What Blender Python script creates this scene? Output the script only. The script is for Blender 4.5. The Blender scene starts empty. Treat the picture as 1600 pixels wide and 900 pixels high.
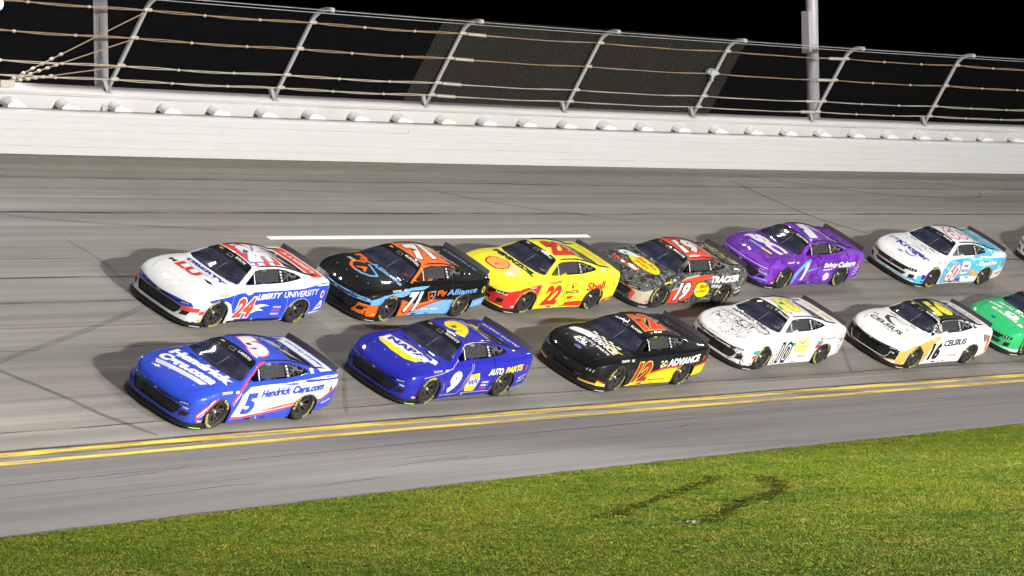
import bpy, bmesh, math, random
from mathutils import Vector, Matrix
from mathutils.bvhtree import BVHTree
random.seed(7)
sc = bpy.context.scene
COL = sc.collection

# ---------------------------------------------------------------- camera
cam_d = bpy.data.cameras.new('camera')
cam = bpy.data.objects.new('camera', cam_d)
COL.objects.link(cam)
CAM_POS = Vector((-57.7952, -42.6770, 3.4633))
_R = Vector((0.59383244, -0.80440572, -0.01716007))
_U = Vector((0.01604492, -0.00948413, 0.99982629))
_F = Vector((0.80442874, 0.59400462, -0.00727464))
m = Matrix((_R, _U, -_F)).transposed().to_4x4()
m.translation = CAM_POS
cam.matrix_world = m
cam_d.sensor_width = 36.0
cam_d.lens = 36.0 * 5092.4 / 1600.0
cam_d.clip_end = 3000.0
sc.camera = cam

# ---------------------------------------------------------------- night sky
world = bpy.data.worlds.new('World')
sc.world = world
world.use_nodes = True
nt = world.node_tree
bg = nt.nodes['Background']
sky = nt.nodes.new('ShaderNodeTexSky')
sky.sky_type = 'NISHITA'
sky.sun_disc = False
sky.sun_elevation = math.radians(-6.0)
sky.sun_rotation = math.radians(200.0)
nt.links.new(sky.outputs[0], bg.inputs['Color'])
bg.inputs['Strength'].default_value = 0.05

# ---------------------------------------------------------------- exposure
sc.view_settings.view_transform = 'Standard'
sc.view_settings.look = 'None'
sc.view_settings.exposure = 0.0
sc.view_settings.gamma = 1.0
sc.view_settings.use_curve_mapping = False
sc.cycles.use_denoising = True
sc.cycles.max_bounces = 6
sc.cycles.transparent_max_bounces = 16
sc.cycles.sample_clamp_indirect = 4.0

# ---------------------------------------------------------------- helpers
def new_obj(name, me, parent=None, mats=(), **props):
    o = bpy.data.objects.new(name, me)
    COL.objects.link(o)
    if parent is not None:
        o.parent = parent
    if me is not None:
        for k in mats:
            if k.name not in [x.name for x in me.materials if x]:
                me.materials.append(k)
    for k, v in props.items():
        o[k] = v
    return o

def empty(name, loc=(0, 0, 0), **props):
    o = bpy.data.objects.new(name, None)
    COL.objects.link(o)
    o.location = loc
    o.empty_display_size = 0.2
    for k, v in props.items():
        o[k] = v
    return o

def mesh(name, verts, faces, smooth=False):
    me = bpy.data.meshes.new(name)
    me.from_pydata([tuple(v) for v in verts], [], faces)
    me.update()
    if smooth:
        me.polygons.foreach_set('use_smooth', [True] * len(me.polygons))
    return me

class MB:
    """collects simple shapes into one mesh"""
    def __init__(s):
        s.v = []; s.f = []
    def add(s, vs, fs):
        n = len(s.v)
        s.v += [tuple(v) for v in vs]
        s.f += [tuple(i + n for i in f) for f in fs]
    def box(s, lo, hi, M=None):
        x0, y0, z0 = lo; x1, y1, z1 = hi
        vs = [Vector(p) for p in ((x0,y0,z0),(x1,y0,z0),(x1,y1,z0),(x0,y1,z0),(x0,y0,z1),(x1,y0,z1),(x1,y1,z1),(x0,y1,z1))]
        if M is not None: vs = [M @ v for v in vs]
        s.add(vs, [(0,3,2,1),(4,5,6,7),(0,1,5,4),(1,2,6,5),(2,3,7,6),(3,0,4,7)])
    def tube(s, pts, r, n=8, cap=True):
        pts = [Vector(p) for p in pts]
        rs = r if isinstance(r, (list, tuple)) else [r] * len(pts)
        rings = []
        prev = None
        for i, p in enumerate(pts):
            a = pts[max(0, i - 1)]; b = pts[min(len(pts) - 1, i + 1)]
            t = (b - a).normalized()
            if prev is None:
                up = Vector((0, 0, 1)) if abs(t.z) < .9 else Vector((1, 0, 0))
                e1 = t.cross(up).normalized()
            else:
                e1 = (prev - t * prev.dot(t)).normalized()
            prev = e1
            e2 = t.cross(e1)
            rings.append([p + (e1 * math.cos(2*math.pi*k/n) + e2 * math.sin(2*math.pi*k/n)) * rs[i] for k in range(n)])
        vs = [v for r_ in rings for v in r_]
        fs = []
        for i in range(len(pts) - 1):
            for k in range(n):
                fs.append((i*n+k, i*n+(k+1) % n, (i+1)*n+(k+1) % n, (i+1)*n+k))
        if cap:
            fs.append(tuple(range(n - 1, -1, -1)))
            fs.append(tuple((len(pts)-1)*n + k for k in range(n)))
        s.add(vs, fs)
    def lathe(s, prof, n=32, axis='y', c=(0, 0, 0)):
        """prof: (radius, offset along axis)"""
        vs = []
        for r, h in prof:
            for k in range(n):
                a = 2*math.pi*k/n
                if axis == 'y': vs.append((c[0]+r*math.cos(a), c[1]+h, c[2]+r*math.sin(a)))
                else: vs.append((c[0]+r*math.cos(a), c[1]+r*math.sin(a), c[2]+h))
        fs = []
        for i in range(len(prof) - 1):
            for k in range(n):
                fs.append((i*n+k, i*n+(k+1) % n, (i+1)*n+(k+1) % n, (i+1)*n+k))
        s.add(vs, fs)
    def build(s, name, mat, parent=None, smooth=False, **props):
        me = mesh(name, s.v, s.f, smooth)
        return new_obj(name, me, parent, [mat] if mat else [], **props)

MATS = {}
def principled(name, col, rough=.5, metal=0., coat=0., spec=.5, alpha=1., emit=None, estr=0.):
    if name in MATS: return MATS[name]
    ma = bpy.data.materials.new(name)
    ma.use_nodes = True
    b = ma.node_tree.nodes['Principled BSDF']
    b.inputs['Base Color'].default_value = (*col, 1)
    b.inputs['Roughness'].default_value = rough
    b.inputs['Metallic'].default_value = metal
    b.inputs['Coat Weight'].default_value = coat
    b.inputs['Coat Roughness'].default_value = .045
    b.inputs['Specular IOR Level'].default_value = spec
    b.inputs['Alpha'].default_value = alpha
    if emit:
        b.inputs['Emission Color'].default_value = (*emit, 1)
        b.inputs['Emission Strength'].default_value = estr
    MATS[name] = ma
    return ma

class NT:
    """small node-graph helper"""
    def __init__(s, ma):
        s.t = ma.node_tree; s.b = s.t.nodes['Principled BSDF']
    def n(s, typ, **kw):
        x = s.t.nodes.new(typ)
        for k, v in kw.items(): setattr(x, k, v)
        return x
    def l(s, a, b): s.t.links.new(a, b)
    def coord(s, out='Object', scale=(1, 1, 1), rot=(0, 0, 0), loc=(0, 0, 0)):
        c = s.n('ShaderNodeTexCoord'); mp = s.n('ShaderNodeMapping')
        mp.inputs['Scale'].default_value = scale
        mp.inputs['Rotation'].default_value = rot
        mp.inputs['Location'].default_value = loc
        s.l(c.outputs[out], mp.inputs[0])
        return mp.outputs[0]
    def noise(s, vec, scale, detail=4, rough=.55, dist=0.):
        x = s.n('ShaderNodeTexNoise')
        x.inputs['Scale'].default_value = scale; x.inputs['Detail'].default_value = detail
        x.inputs['Roughness'].default_value = rough; x.inputs['Distortion'].default_value = dist
        s.l(vec, x.inputs['Vector'])
        return x.outputs['Fac']
    def ramp(s, fac, stops, interp='LINEAR'):
        r = s.n('ShaderNodeValToRGB')
        r.color_ramp.interpolation = interp
        e = r.color_ramp.elements
        while len(e) < len(stops): e.new(.5)
        for el, (p, c) in zip(e, stops):
            el.position = p
            el.color = (c, c, c, 1) if isinstance(c, (int, float)) else (*c, 1)
        s.l(fac, r.inputs[0])
        return r.outputs[0]
    def mix(s, fac, a, b, mode='MIX'):
        x = s.n('ShaderNodeMix', data_type='RGBA', blend_type=mode)
        for sock, v in ((x.inputs[0], fac), (x.inputs[6], a), (x.inputs[7], b)):
            if hasattr(v, 'is_output'): s.l(v, sock)
            elif isinstance(v, (int, float)): sock.default_value = v
            else: sock.default_value = (*v, 1)
        return x.outputs[2]
    def bump(s, h, strength=.3, dist=.01):
        x = s.n('ShaderNodeBump')
        x.inputs['Strength'].default_value = strength; x.inputs['Distance'].default_value = dist
        s.l(h, x.inputs['Height']); s.l(x.outputs[0], s.b.inputs['Normal'])
# ---------------------------------------------------------------- the place: a banked turn, circle about a vertical axis
BETA, KC, BA = 0.5097283, 0.00316970, 0.0614609
RC = 1.0 / KC
U_UP, U_GR, U_WB, H_W, D_CT, H_CT = 0.3139, -7.1104, 12.6823, 1.0771, 0.8066, 1.4392
def trk(s, u, h=0.0, b=None):
    if b is None: b = BETA if u >= 0 else BA
    y = u*math.cos(b) - h*math.sin(b); z = u*math.sin(b) + h*math.cos(b)
    ph = s*KC; rho = RC + y
    return Vector((rho*math.sin(ph), rho*math.cos(ph) - RC, z))
def frame(s, b=BETA):
    """tangent (direction of growing s), up-slope lateral, normal"""
    ph = s*KC
    t = Vector((math.cos(ph), -math.sin(ph), 0)); r = Vector((math.sin(ph), math.cos(ph), 0)); z = Vector((0, 0, 1))
    return t, r*math.cos(b) + z*math.sin(b), -r*math.sin(b) + z*math.cos(b)
Z_GR = U_GR*math.sin(BA)
Y_GR = U_GR*math.cos(BA)

def strip(name, s0, s1, cols, mat, parent=None, ds=1.5, uvscale=1.0, jitter=None, **props):
    """sheet along the track; cols = list of (u,h,beta) across"""
    n = max(2, int(abs(s1 - s0)/ds) + 1)
    vs, fs, uv = [], [], []
    for i in range(n + 1):
        s = s0 + (s1 - s0)*i/n
        for j, (u, h, b) in enumerate(cols):
            du = jitter(s, j) if jitter else 0
            vs.append(trk(s, u + du, h, b)); uv.append((s, u))
    k = len(cols)
    for i in range(n):
        for j in range(k - 1):
            fs.append((i*k+j, (i+1)*k+j, (i+1)*k+j+1, i*k+j+1))
    me = mesh(name, vs, fs, True)
    l = me.uv_layers.new(name='UVMap')
    for lp in me.loops: l.data[lp.index].uv = uv[lp.vertex_index]
    return new_obj(name, me, parent, [mat], **props)

# ---- materials of the setting
def asphalt(name, c_lo, c_hi, streak, seed, tint):
    ma = principled(name, c_lo, .75, spec=.35); g = NT(ma)
    big = g.noise(g.coord('UV', (.035, .5, 1), loc=(seed, 0, 0)), 1.0, 5, .6)
    st = g.noise(g.coord('UV', (.02, 3.2, 1), loc=(seed*2, 3, 0)), 1.0, 6, .65)
    st2 = g.noise(g.coord('UV', (.12, 14, 1), loc=(seed*2, 3, 0)), 1.0, 3, .6)
    fine = g.noise(g.coord('UV', (9, 30, 1)), 1.0, 4, .7)
    grit = g.noise(g.coord('UV', (60, 60, 1)), 1.0, 2, .7)
    c = g.mix(g.ramp(big, [(.35, 0), (.65, 1)]), c_lo, c_hi)
    c = g.mix(streak, c, g.mix(g.ramp(st, [(.38, 0), (.62, 1)]), (.55, .55, .56), (1.25, 1.24, 1.22)), 'MULTIPLY')
    c = g.mix(streak*.6, c, g.mix(g.ramp(st2, [(.3, 0), (.7, 1)]), (.7, .7, .7), (1.2, 1.2, 1.2)), 'MULTIPLY')
    c = g.mix(.35, c, g.mix(fine, (.6, .6, .6), (1.35, 1.33, 1.3)), 'MULTIPLY')
    c = g.mix(.35, c, g.mix(grit, (.45, .45, .45), (1.5, 1.5, 1.5)), 'MULTIPLY')
    c = g.mix(1.0, c, tint, 'MULTIPLY')
    g.l(c, g.b.inputs['Base Color'])
    g.bump(grit, .25, .004)
    return ma
LANE0, LANE1 = .48, 12.95
M_TRACK = asphalt('banking_asphalt', (.170, .161, .148), (.250, .238, .220), .45, 1.7, (1, .99, .965))
M_APRON = asphalt('apron_asphalt', (.215, .205, .203), (.295, .283, .280), .25, 5.2, (1, .985, .99))
def blotch(name, col, rough, lo, hi, sc=(.8, 14, 1), a=1.0, seed=0.):
    """paint or rubber whose edges are worn away: noise drives alpha"""
    ma = principled(name, col, rough, spec=.35); g = NT(ma)
    v = g.noise(g.coord('UV', sc, loc=(seed, seed, 0)), 1.0, 5, .65)
    g.l(g.ramp(v, [(lo, 0.0), (hi, a)]), g.b.inputs['Alpha'])
    w = g.noise(g.coord('UV', (.6, 10, 1)), 1.0, 4, .6)
    g.l(g.mix(w, tuple(x*.72 for x in col), tuple(min(1, x*1.2) for x in col)), g.b.inputs['Base Color'])
    return ma
M_YEL = blotch('worn_yellow_paint', (.72, .50, .06), .65, .385, .53, (.22, 7, 1))
M_WLINE = blotch('white_line_paint', (.80, .80, .78), .6, .12, .25, (.5, 9, 1))
M_SEAM = blotch('dark_seam', (.035, .033, .031), .8, .30, .62, (.35, 2, 1), .75)
M_SEAM2 = blotch('faint_seam', (.05, .047, .044), .8, .35, .7, (.25, 2, 1), .55)
M_RUB = blotch('tyre_rubber', (.03, .029, .028), .7, .25, .75, (1.2, 3, 1), .55)
M_RUB2 = blotch('faint_tyre_rubber', (.05, .047, .045), .7, .3, .8, (1.2, 3, 1), .4)
M_CRACK = principled('crack_tar', (.035, .034, .036), .75)

def white_paint(name, col, sc=(1, 1, 1), dirt=.25):
    ma = principled(name, col, .55, spec=.35); g = NT(ma)
    a = g.noise(g.coord('UV', (.25, 6, 1)), 1.0, 6, .65)
    b = g.noise(g.coord('UV', (1.6, 1.2, 1)), 1.0, 6, .65)
    c = g.mix(g.ramp(a, [(.3, 0), (.6, 1)]), tuple(x*(1-dirt) for x in col), col)
    c = g.mix(g.ramp(b, [(.28, .35), (.45, 0)]), c, (.55, .52, .47))
    g.l(c, g.b.inputs['Base Color'])
    return ma
M_BARR = white_paint('barrier_white', (.57, .575, .57), dirt=.06)
M_CONC = white_paint('wall_white', (.55, .545, .535), dirt=.13)
M_BLOCK = principled('foam_block_white', (.72, .71, .70), .7)
M_GALV = principled('galvanised_steel', (.48, .46, .46), .45, .35)
M_POLE = principled('pole_paint', (.46, .43, .46), .5, .1)
M_CABLE = principled('rusty_cable', (.30, .20, .125), .7, .2)
M_CABLE2 = principled('pale_cable', (.46, .40, .32), .6, .3)
M_CLAMP = principled('cable_clamp', (.55, .49, .42), .5, .4)
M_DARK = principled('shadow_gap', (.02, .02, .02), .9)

# ---- sheets
S0, S1 = -75., 190.
b, a = BETA, BA
track = strip('race_track', S0, S1, [(.0, 0, b)] + [(x*1.0, 0, b) for x in range(1, 13)] + [(13.9, 0, b)], M_TRACK, kind='structure')
apron = strip('apron', S0, S1, [(U_GR - .05, 0, a), (-5, 0, a), (-3, 0, a), (-1, 0, a), (0.0, 0, a)], M_APRON, kind='structure')

def wob(amp, f, seed):
    r = random.Random(seed); ph = [r.uniform(0, 6.28) for _ in range(4)]
    return lambda s, j: amp*(math.sin(s*f+ph[0]) + .6*math.sin(s*f*2.3+ph[1]) + .4*math.sin(s*f*5.1+ph[2]))
# painted yellow double line: the lower one straddles the foot of the banking
strip('yellow_line', S0, S1, [(.0, .006, b), (.085, .006, b)], M_YEL, track, jitter=lambda s, j: 0)
strip('yellow_line', S0, S1, [(-.12, .006, a), (.004, .006, a)], M_YEL, apron)
strip('yellow_line', S0, S1, [(U_UP - .07, .006, b), (U_UP + .07, .006, b)], M_YEL, track)
strip('line_edge_seam', S0, S1, [(U_UP + .09, .004, b), (U_UP + .15, .004, b)], M_SEAM, track, jitter=wob(.006, 1.3, 3))
# white dashed lane line: one dash in view, others along the turn
for k in range(-1, 1):
    strip('lane_dash', LANE0 + k*64., LANE1 + k*64., [(8.48, .005, b), (8.65, .005, b)], M_WLINE, track)
for u, w, mt, sd in ((9.83, .07, M_SEAM, 1), (11.55, .045, M_SEAM, 2), (11.04, .04, M_SEAM2, 3), (6.86, .06, M_SEAM, 4), (5.83, .10, M_SEAM2, 5),
                     (3.95, .05, M_SEAM2, 6), (2.15, .04, M_SEAM2, 7), (1.05, .04, M_SEAM, 8), (10.5, .03, M_SEAM2, 9), (4.8, .03, M_SEAM2, 10), (7.7, .03, M_SEAM2, 11)):
    strip('paving_seam', S0, S1, [(u - w/2, .003, b), (u + w/2, .003, b)], mt, track, jitter=wob(.010, .7, sd), ds=.6)
# strip of dusty, unused asphalt against the wall
M_DUST = blotch('dusty_edge', (.24, .24, .195), .85, .2, .5, (.05, 2, 1), .7)
strip('dusty_edge', S0, S1, [(11.85, .0025, b), (12.64, .0025, b)], M_DUST, track, jitter=lambda s, j: .02*math.sin(s*1.1 + j) if j == 0 else 0)
# tyre marks across the banking
def mark(name, pts, w, mat, parent, h=.0035, n=14, bb=BETA):
    P = [Vector((p[0], p[1], 0)) for p in pts]
    out = []
    for i in range(len(P) - 1):
        p0 = P[max(0, i-1)]; p1 = P[i]; p2 = P[i+1]; p3 = P[min(len(P)-1, i+2)]
        for k in range(n):
            t = k/n
            out.append(.5*((2*p1) + (p2-p0)*t + (2*p0-5*p1+4*p2-p3)*t*t + (3*p1-p0-3*p2+p3)*t**3))
    out.append(P[-1])
    vs, fs, uv = [], [], []
    L = 0
    for i, p in enumerate(out):
        d = (out[min(i+1, len(out)-1)] - out[max(i-1, 0)]).normalized()
        q = Vector((-d.y, d.x, 0))
        if i: L += (p - out[i-1]).length
        ww = w*(.35 + .65*min(1, i/6, (len(out)-1-i)/6))
        for sgn in (-1, 1):
            x = p + q*sgn*ww/2
            vs.append(trk(x.x, x.y, h, bb)); uv.append((L, sgn*.5))
        if i: fs.append((2*i-2, 2*i, 2*i+1, 2*i-1))
    me = mesh(name, vs, fs, True)
    l = me.uv_layers.new(name='UVMap')
    for lp in me.loops: l.data[lp.index].uv = uv[lp.vertex_index]
    return new_obj(name, me, parent, [mat])
mark('tyre_mark', [(-13.2, 3.4), (-12.4, 2.3), (-11.9, 1.4), (-11.2, .55)], .16, M_RUB, track)
mark('tyre_mark', [(-14.6, 3.1), (-11., 4.1), (-7., 5.4), (-5., 6.4)], .14, M_RUB2, track)
mark('tyre_mark', [(-6.2, 8.6), (-6.0, 7.6), (-6.2, 6.6)], .12, M_RUB2, track)
mark('tyre_mark', [(23.2, 12.0), (23.8, 10.8), (24.6, 9.6), (26, 8.6)], .13, M_RUB, track)
mark('tyre_mark', [(24.2, 12.3), (29, 11.3), (34, 10.9), (35.2, 11.4), (34, 11.9), (30, 12.0)], .09, M_RUB2, track, h=.0055)
mark('tyre_mark', [(17.2, 2.9), (16.3, 1.9), (15.4, 1.0)], .14, M_RUB2, track)
mark('tyre_mark', [(2.8, 3.0), (1.9, 1.9), (1.0, 1.0)], .13, M_RUB2, track)
mark('tyre_mark', [(-3.2, 2.5), (-4.3, 1.5), (-5.0, .8)], .12, M_RUB2, track)
mark('tyre_mark', [(9., 11.2), (12., 10.2), (16, 9.4)], .10, M_RUB2, track)
mark('tyre_mark', [(-9.5, 10.8), (-8., 10.1), (-6, 9.5), (0, 8.9)], .10, M_RUB2, track)
# rubber smeared along and across the yellow lines
rz = random.Random(77)
for k in range(26):
    s0_ = rz.uniform(-26, 40); L_ = rz.uniform(1.5, 5.0); u0_ = rz.uniform(.10, .42)
    mark('tyre_mark', [(s0_, u0_), (s0_ + L_*.5, u0_ + rz.uniform(-.03, .03)), (s0_ + L_, u0_ + rz.uniform(-.09, .09))], rz.uniform(.03, .09), rz.choice([M_RUB, M_RUB, M_RUB2]), track, h=.0085)
# cracks and sealed joints on the apron
for u, w, sd in ((-3.68, .035, 21), (-1.95, .02, 22), (-1.35, .015, 25)):
    strip('sealed_joint', S0, S1, [(u - w/2, .004, a), (u + w/2, .004, a)], M_SEAM, apron, jitter=wob(.008, .8, sd), ds=.5)
rc = random.Random(31)
def crack(s0, u0, L, du, w=.028):
    n = int(L/.22) + 2
    pts = []; u = u0
    for i in range(n):
        pts.append((s0 + L*i/(n-1), u + du*i/(n-1) + rc.uniform(-.05, .05)))
    return mark('crack', pts, w, M_CRACK, apron, h=.005, n=2, bb=BA)
for c in ((-20.5, -2.4, 7.5, .2), (-19, -4.9, 4.5, .1), (-12.0, -2.0, 9.0, .15), (-2.2, -1.9, 7., .1), (5.5, -1.6, 9, .05), (-10.5, -4.5, 3.2, .3), (-9.2, -4.7, .8, -1.0), (-8.6, -4.4, 3.2, -.2),
          (-3.2, -5.3, 5.0, -.9), (1.4, -3.0, 2.2, .3), (-16.5, -2.75, 2.0, .25), (12, -2.4, 5, .1), (8.6, -4.2, 2.6, .1), (-14.6, -5.8, 2.8, .2), (3.0, -1.1, 3.0, .0)):
    crack(*c)

# ---- grass infield
def grass_mat():
    ma = principled('grass_ground', (.05, .08, .01), .9, spec=.15); g = NT(ma)
    v = g.coord('Object', (1, 1, 1))
    big = g.noise(v, .33, 4, .6); mid = g.noise(v, 2.2, 5, .65); fine = g.noise(v, 24, 4, .7)
    c = g.mix(g.ramp(big, [(.35, 0), (.65, 1)]), (.070, .135, .007), (.140, .190, .012))
    c = g.mix(g.ramp(mid, [(.42, 0), (.70, .75)]), c, (.125, .135, .03))
    c = g.mix(g.ramp(fine, [(.3, .45), (.6, 0)]), c, (.05, .09, .006))
    g.l(c, g.b.inputs['Base Color'])
    g.bump(fine, .35, .02)
    return ma
M_GRASS = grass_mat()
vs, fs = [], []
N = 90
rows = [Y_GR + .0, Y_GR - 4, Y_GR - 12, Y_GR - 30, Y_GR - 80, -RC + 40]
for i in range(N + 1):
    s = -150 + 400*i/N; ph = s*KC
    for y in rows:
        rho = RC + y
        vs.append((rho*math.sin(ph), rho*math.cos(ph) - RC, Z_GR - .012))
k = len(rows)
for i in range(N):
    for j in range(k - 1): fs.append((i*k+j, i*k+j+1, (i+1)*k+j+1, (i+1)*k+j))
grass_ground = new_obj('infield_ground', mesh('infield_ground', vs, fs), None, [M_GRASS], kind='structure')
# ground outside the turn, behind the wall
M_OUT = principled('outer_ground', (.03, .035, .02), .95)
vs = []; fs = []
for i in range(N + 1):
    s = -150 + 400*i/N
    ph = s*KC
    for y, z in ((13.4, 5.9), (16, 5.6), (40, -1), (400, -1)):
        rho = RC + y
        vs.append((rho*math.sin(ph), rho*math.cos(ph) - RC, z))
for i in range(N):
    for j in range(3): fs.append((i*4+j, (i+1)*4+j, (i+1)*4+j+1, i*4+j+1))
new_obj('outer_embankment', mesh('outer_embankment', vs, fs), None, [M_OUT], kind='structure')

# blades: tufts instanced over the part of the infield that is in view
def tuft(seed, mat_names):
    r = random.Random(seed); mb = MB()
    for _ in range(15):
        x, y = r.gauss(0, .034), r.gauss(0, .034)
        h = r.uniform(.008, .022); w = r.uniform(.004, .007); an = r.uniform(0, 6.28); ln = r.uniform(.6, 1.8)*h
        dx, dy = math.cos(an), math.sin(an); px, py = -dy*w, dx*w
        mb.add([(x-px, y-py, 0), (x+px, y+py, 0), (x+dx*ln*.4+px*.7, y+dy*ln*.4+py*.7, h*.6), (x+dx*ln*.4-px*.7, y+dy*ln*.4-py*.7, h*.6), (x+dx*ln, y+dy*ln, h)],
               [(0, 1, 2, 3), (3, 2, 4)])
    return mb
def blade_mat():
    ma = principled('grass_blades', (.06, .11, .012), .7, spec=.2); g = NT(ma)
    geo = g.n('ShaderNodeNewGeometry')
    c = g.n('ShaderNodeObjectInfo')
    pos = geo.outputs['Position']
    n1 = g.noise(pos, .38, 4, .6); n2 = g.noise(pos, 1.4, 4, .62)
    c1 = g.mix(g.ramp(n1, [(.35, 0), (.65, 1)]), (.100, .190, .007), (.205, .265, .012))
    c1 = g.mix(g.ramp(n2, [(.44, 0), (.70, .85)]), c1, (.31, .275, .04))
    c1 = g.mix(.5, c1, g.mix(c.outputs['Random'], (.85, .87, .8), (1.14, 1.12, 1.08)), 'MULTIPLY')
    g.l(c1, g.b.inputs['Base Color'])
    return ma
M_BLADE = blade_mat()
tuft_col = bpy.data.collections.new('tufts')
tob = []
for i in range(5):
    me = mesh('tuft', *(lambda q: (q.v, q.f))(tuft(i, None)))
    me.materials.append(M_BLADE)
    o = bpy.data.objects.new('tuft', me); tuft_col.objects.link(o); tob.append(o)
# the tyre ruts a car left in the grass (world x,y polyline, width)
def gxy(s, y):
    ph = s*KC; rho = RC + y
    return (rho*math.sin(ph), rho*math.cos(ph) - RC)
RUTS = [([(-16.9, -14.15), (-14.6, -13.2), (-12.2, -12.3), (-10.6, -11.6), (-8.9, -11.0), (-8.1, -10.35)], .20),
        ([(-17.0, -16.0), (-15.2, -15.2), (-13.6, -14.5), (-12.0, -14.0), (-10.4, -13.3), (-8.9, -12.2), (-7.7, -11.2), (-7.6, -10.7)], .24),
        ([(-13.5, -13.3), (-13.0, -13.75), (-13.1, -14.3)], .10)]
def seg_d(px, py, pl):
    best = 9.
    for (x0, y0), (x1, y1) in zip(pl, pl[1:]):
        dx, dy = x1-x0, y1-y0
        t = max(0, min(1, ((px-x0)*dx + (py-y0)*dy)/(dx*dx+dy*dy)))
        d = math.hypot(px-x0-dx*t, py-y0-dy*t)
        if d < best: best = d
    return best
rg = random.Random(5)
pv = []
fx, fy = _F.x, _F.y; rx, ry = _R.x, _R.y
cnt = 0
while cnt < 390000:
    d = math.sqrt(rg.uniform(34**2, 84**2)); q = rg.uniform(-.30, .34)*d
    x = CAM_POS.x + fx*d + rx*q; y = CAM_POS.y + fy*d + ry*q
    rho = math.hypot(x, y + RC); yy = rho - RC
    cnt += 1
    if yy > Y_GR - .02 + rg.gauss(0, .05): continue
    if d > 60 and rg.random() < .35: continue
    bad = False
    if -19 < x < -6 and -17.5 < y < -9.5:
        for pl, w in RUTS:
            dd = seg_d(x, y, pl)
            if dd < w*1.1 and rg.random() < .86 - .45*(dd/w): bad = True; break
    if bad: continue
    pv.append((x, y, Z_GR - .012))
gme = bpy.data.meshes.new('grass'); gme.from_pydata(pv, [], []); gme.update()
grass = new_obj('grass', gme, None, [M_BLADE], kind='stuff', label='short mown green infield grass below the grey apron', category='grass')
ng = bpy.data.node_groups.new('scatter_tufts', 'GeometryNodeTree')
ng.interface.new_socket('Geometry', in_out='INPUT', socket_type='NodeSocketGeometry')
ng.interface.new_socket('Geometry', in_out='OUTPUT', socket_type='NodeSocketGeometry')
gi = ng.nodes.new('NodeGroupInput'); go = ng.nodes.new('NodeGroupOutput')
ip = ng.nodes.new('GeometryNodeInstanceOnPoints'); ci = ng.nodes.new('GeometryNodeCollectionInfo')
rv = ng.nodes.new('FunctionNodeRandomValue'); rv.data_type = 'FLOAT_VECTOR'
rv.inputs[0].default_value = (-.15, -.15, 0); rv.inputs[1].default_value = (.15, .15, 6.28)
rs = ng.nodes.new('FunctionNodeRandomValue'); rs.data_type = 'FLOAT'
rs.inputs[2].default_value = .7; rs.inputs[3].default_value = 1.35
ci.inputs['Collection'].default_value = tuft_col
ci.inputs['Separate Children'].default_value = True; ci.inputs['Reset Children'].default_value = True
ip.inputs['Pick Instance'].default_value = True
ng.links.new(gi.outputs[0], ip.inputs['Points']); ng.links.new(ci.outputs[0], ip.inputs['Instance'])
ng.links.new(rv.outputs[0], ip.inputs['Rotation']); ng.links.new(rs.outputs[1], ip.inputs['Scale'])
ng.links.new(ip.outputs[0], go.inputs[0])
md = grass.modifiers.new('scatter', 'NODES'); md.node_group = ng
# bare earth in the ruts
M_RUT = blotch('bare_earth', (.050, .042, .012), 1.0, .15, .5, (1.2, 1, 1), .72)
M_RUT.node_tree.nodes['Principled BSDF'].inputs['Specular IOR Level'].default_value = 0.0
for pl, w in RUTS:
    vs, fs, uv = [], [], []
    fine = []
    for (x0, y0), (x1, y1) in zip(pl, pl[1:]):
        for t in range(6): fine.append(Vector((x0+(x1-x0)*t/6, y0+(y1-y0)*t/6, 0)))
    fine.append(Vector((*pl[-1], 0)))
    for i, p in enumerate(fine):
        dd = (fine[min(i+1, len(fine)-1)] - fine[max(i-1, 0)]).normalized()
        q = Vector((-dd.y, dd.x, 0)); ww = w*(.9 + .3*math.sin(i*1.3) + .2*math.sin(i*.47))
        for sg in (-1, 1):
            x = p + q*ww*sg*1.15
            vs.append((x.x, x.y, Z_GR - .004)); uv.append((i*.15, sg*.5))
        if i: fs.append((2*i-2, 2*i, 2*i+1, 2*i-1))
    me = mesh('tyre_rut', vs, fs)
    l = me.uv_layers.new(name='UVMap')
    for lp in me.loops: l.data[lp.index].uv = uv[lp.vertex_index]
    new_obj('tyre_rut', me, grass_ground, [M_RUT])
# dry fringe where the grass meets the apron, and a scrap of white litter beside the rut
M_DRY = blotch('dry_fringe', (.16, .125, .05), .95, .35, .65, (.5, 6, 1), .75)
strip('dry_fringe', -40, 60, [(U_GR - .5, .006, a), (U_GR + .03, .006, a)], M_DRY, grass_ground, jitter=wob(.04, 1.7, 9), ds=.4)
mb = MB(); rl = random.Random(3)
vs = []
for i in range(7):
    for j in range(4):
        vs.append((i*.055 - .17 + rl.uniform(-.01, .01), j*.06 - .09 + rl.uniform(-.012, .012) + .05*math.sin(i*.9), .05 + .035*math.sin(i*1.4 + j) + rl.uniform(0, .03)))
fs = [(i*4+j, (i+1)*4+j, (i+1)*4+j+1, i*4+j+1) for i in range(6) for j in range(3)]
n0 = len(vs)
mb.add(vs, fs); mb.add([(x, y, z - .012) for x, y, z in vs], [tuple(reversed(f)) for f in fs])
lit = mb.build('litter', principled('litter_white', (.75, .75, .72), .6), None, True, label='crumpled scrap of white litter lying at the end of the tyre rut', category='litter')
lit.scale = (.62, .62, .62)
lit.location = (-17.25, -16.0, Z_GR - .02); lit.rotation_euler = (0, 0, -.6)

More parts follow.
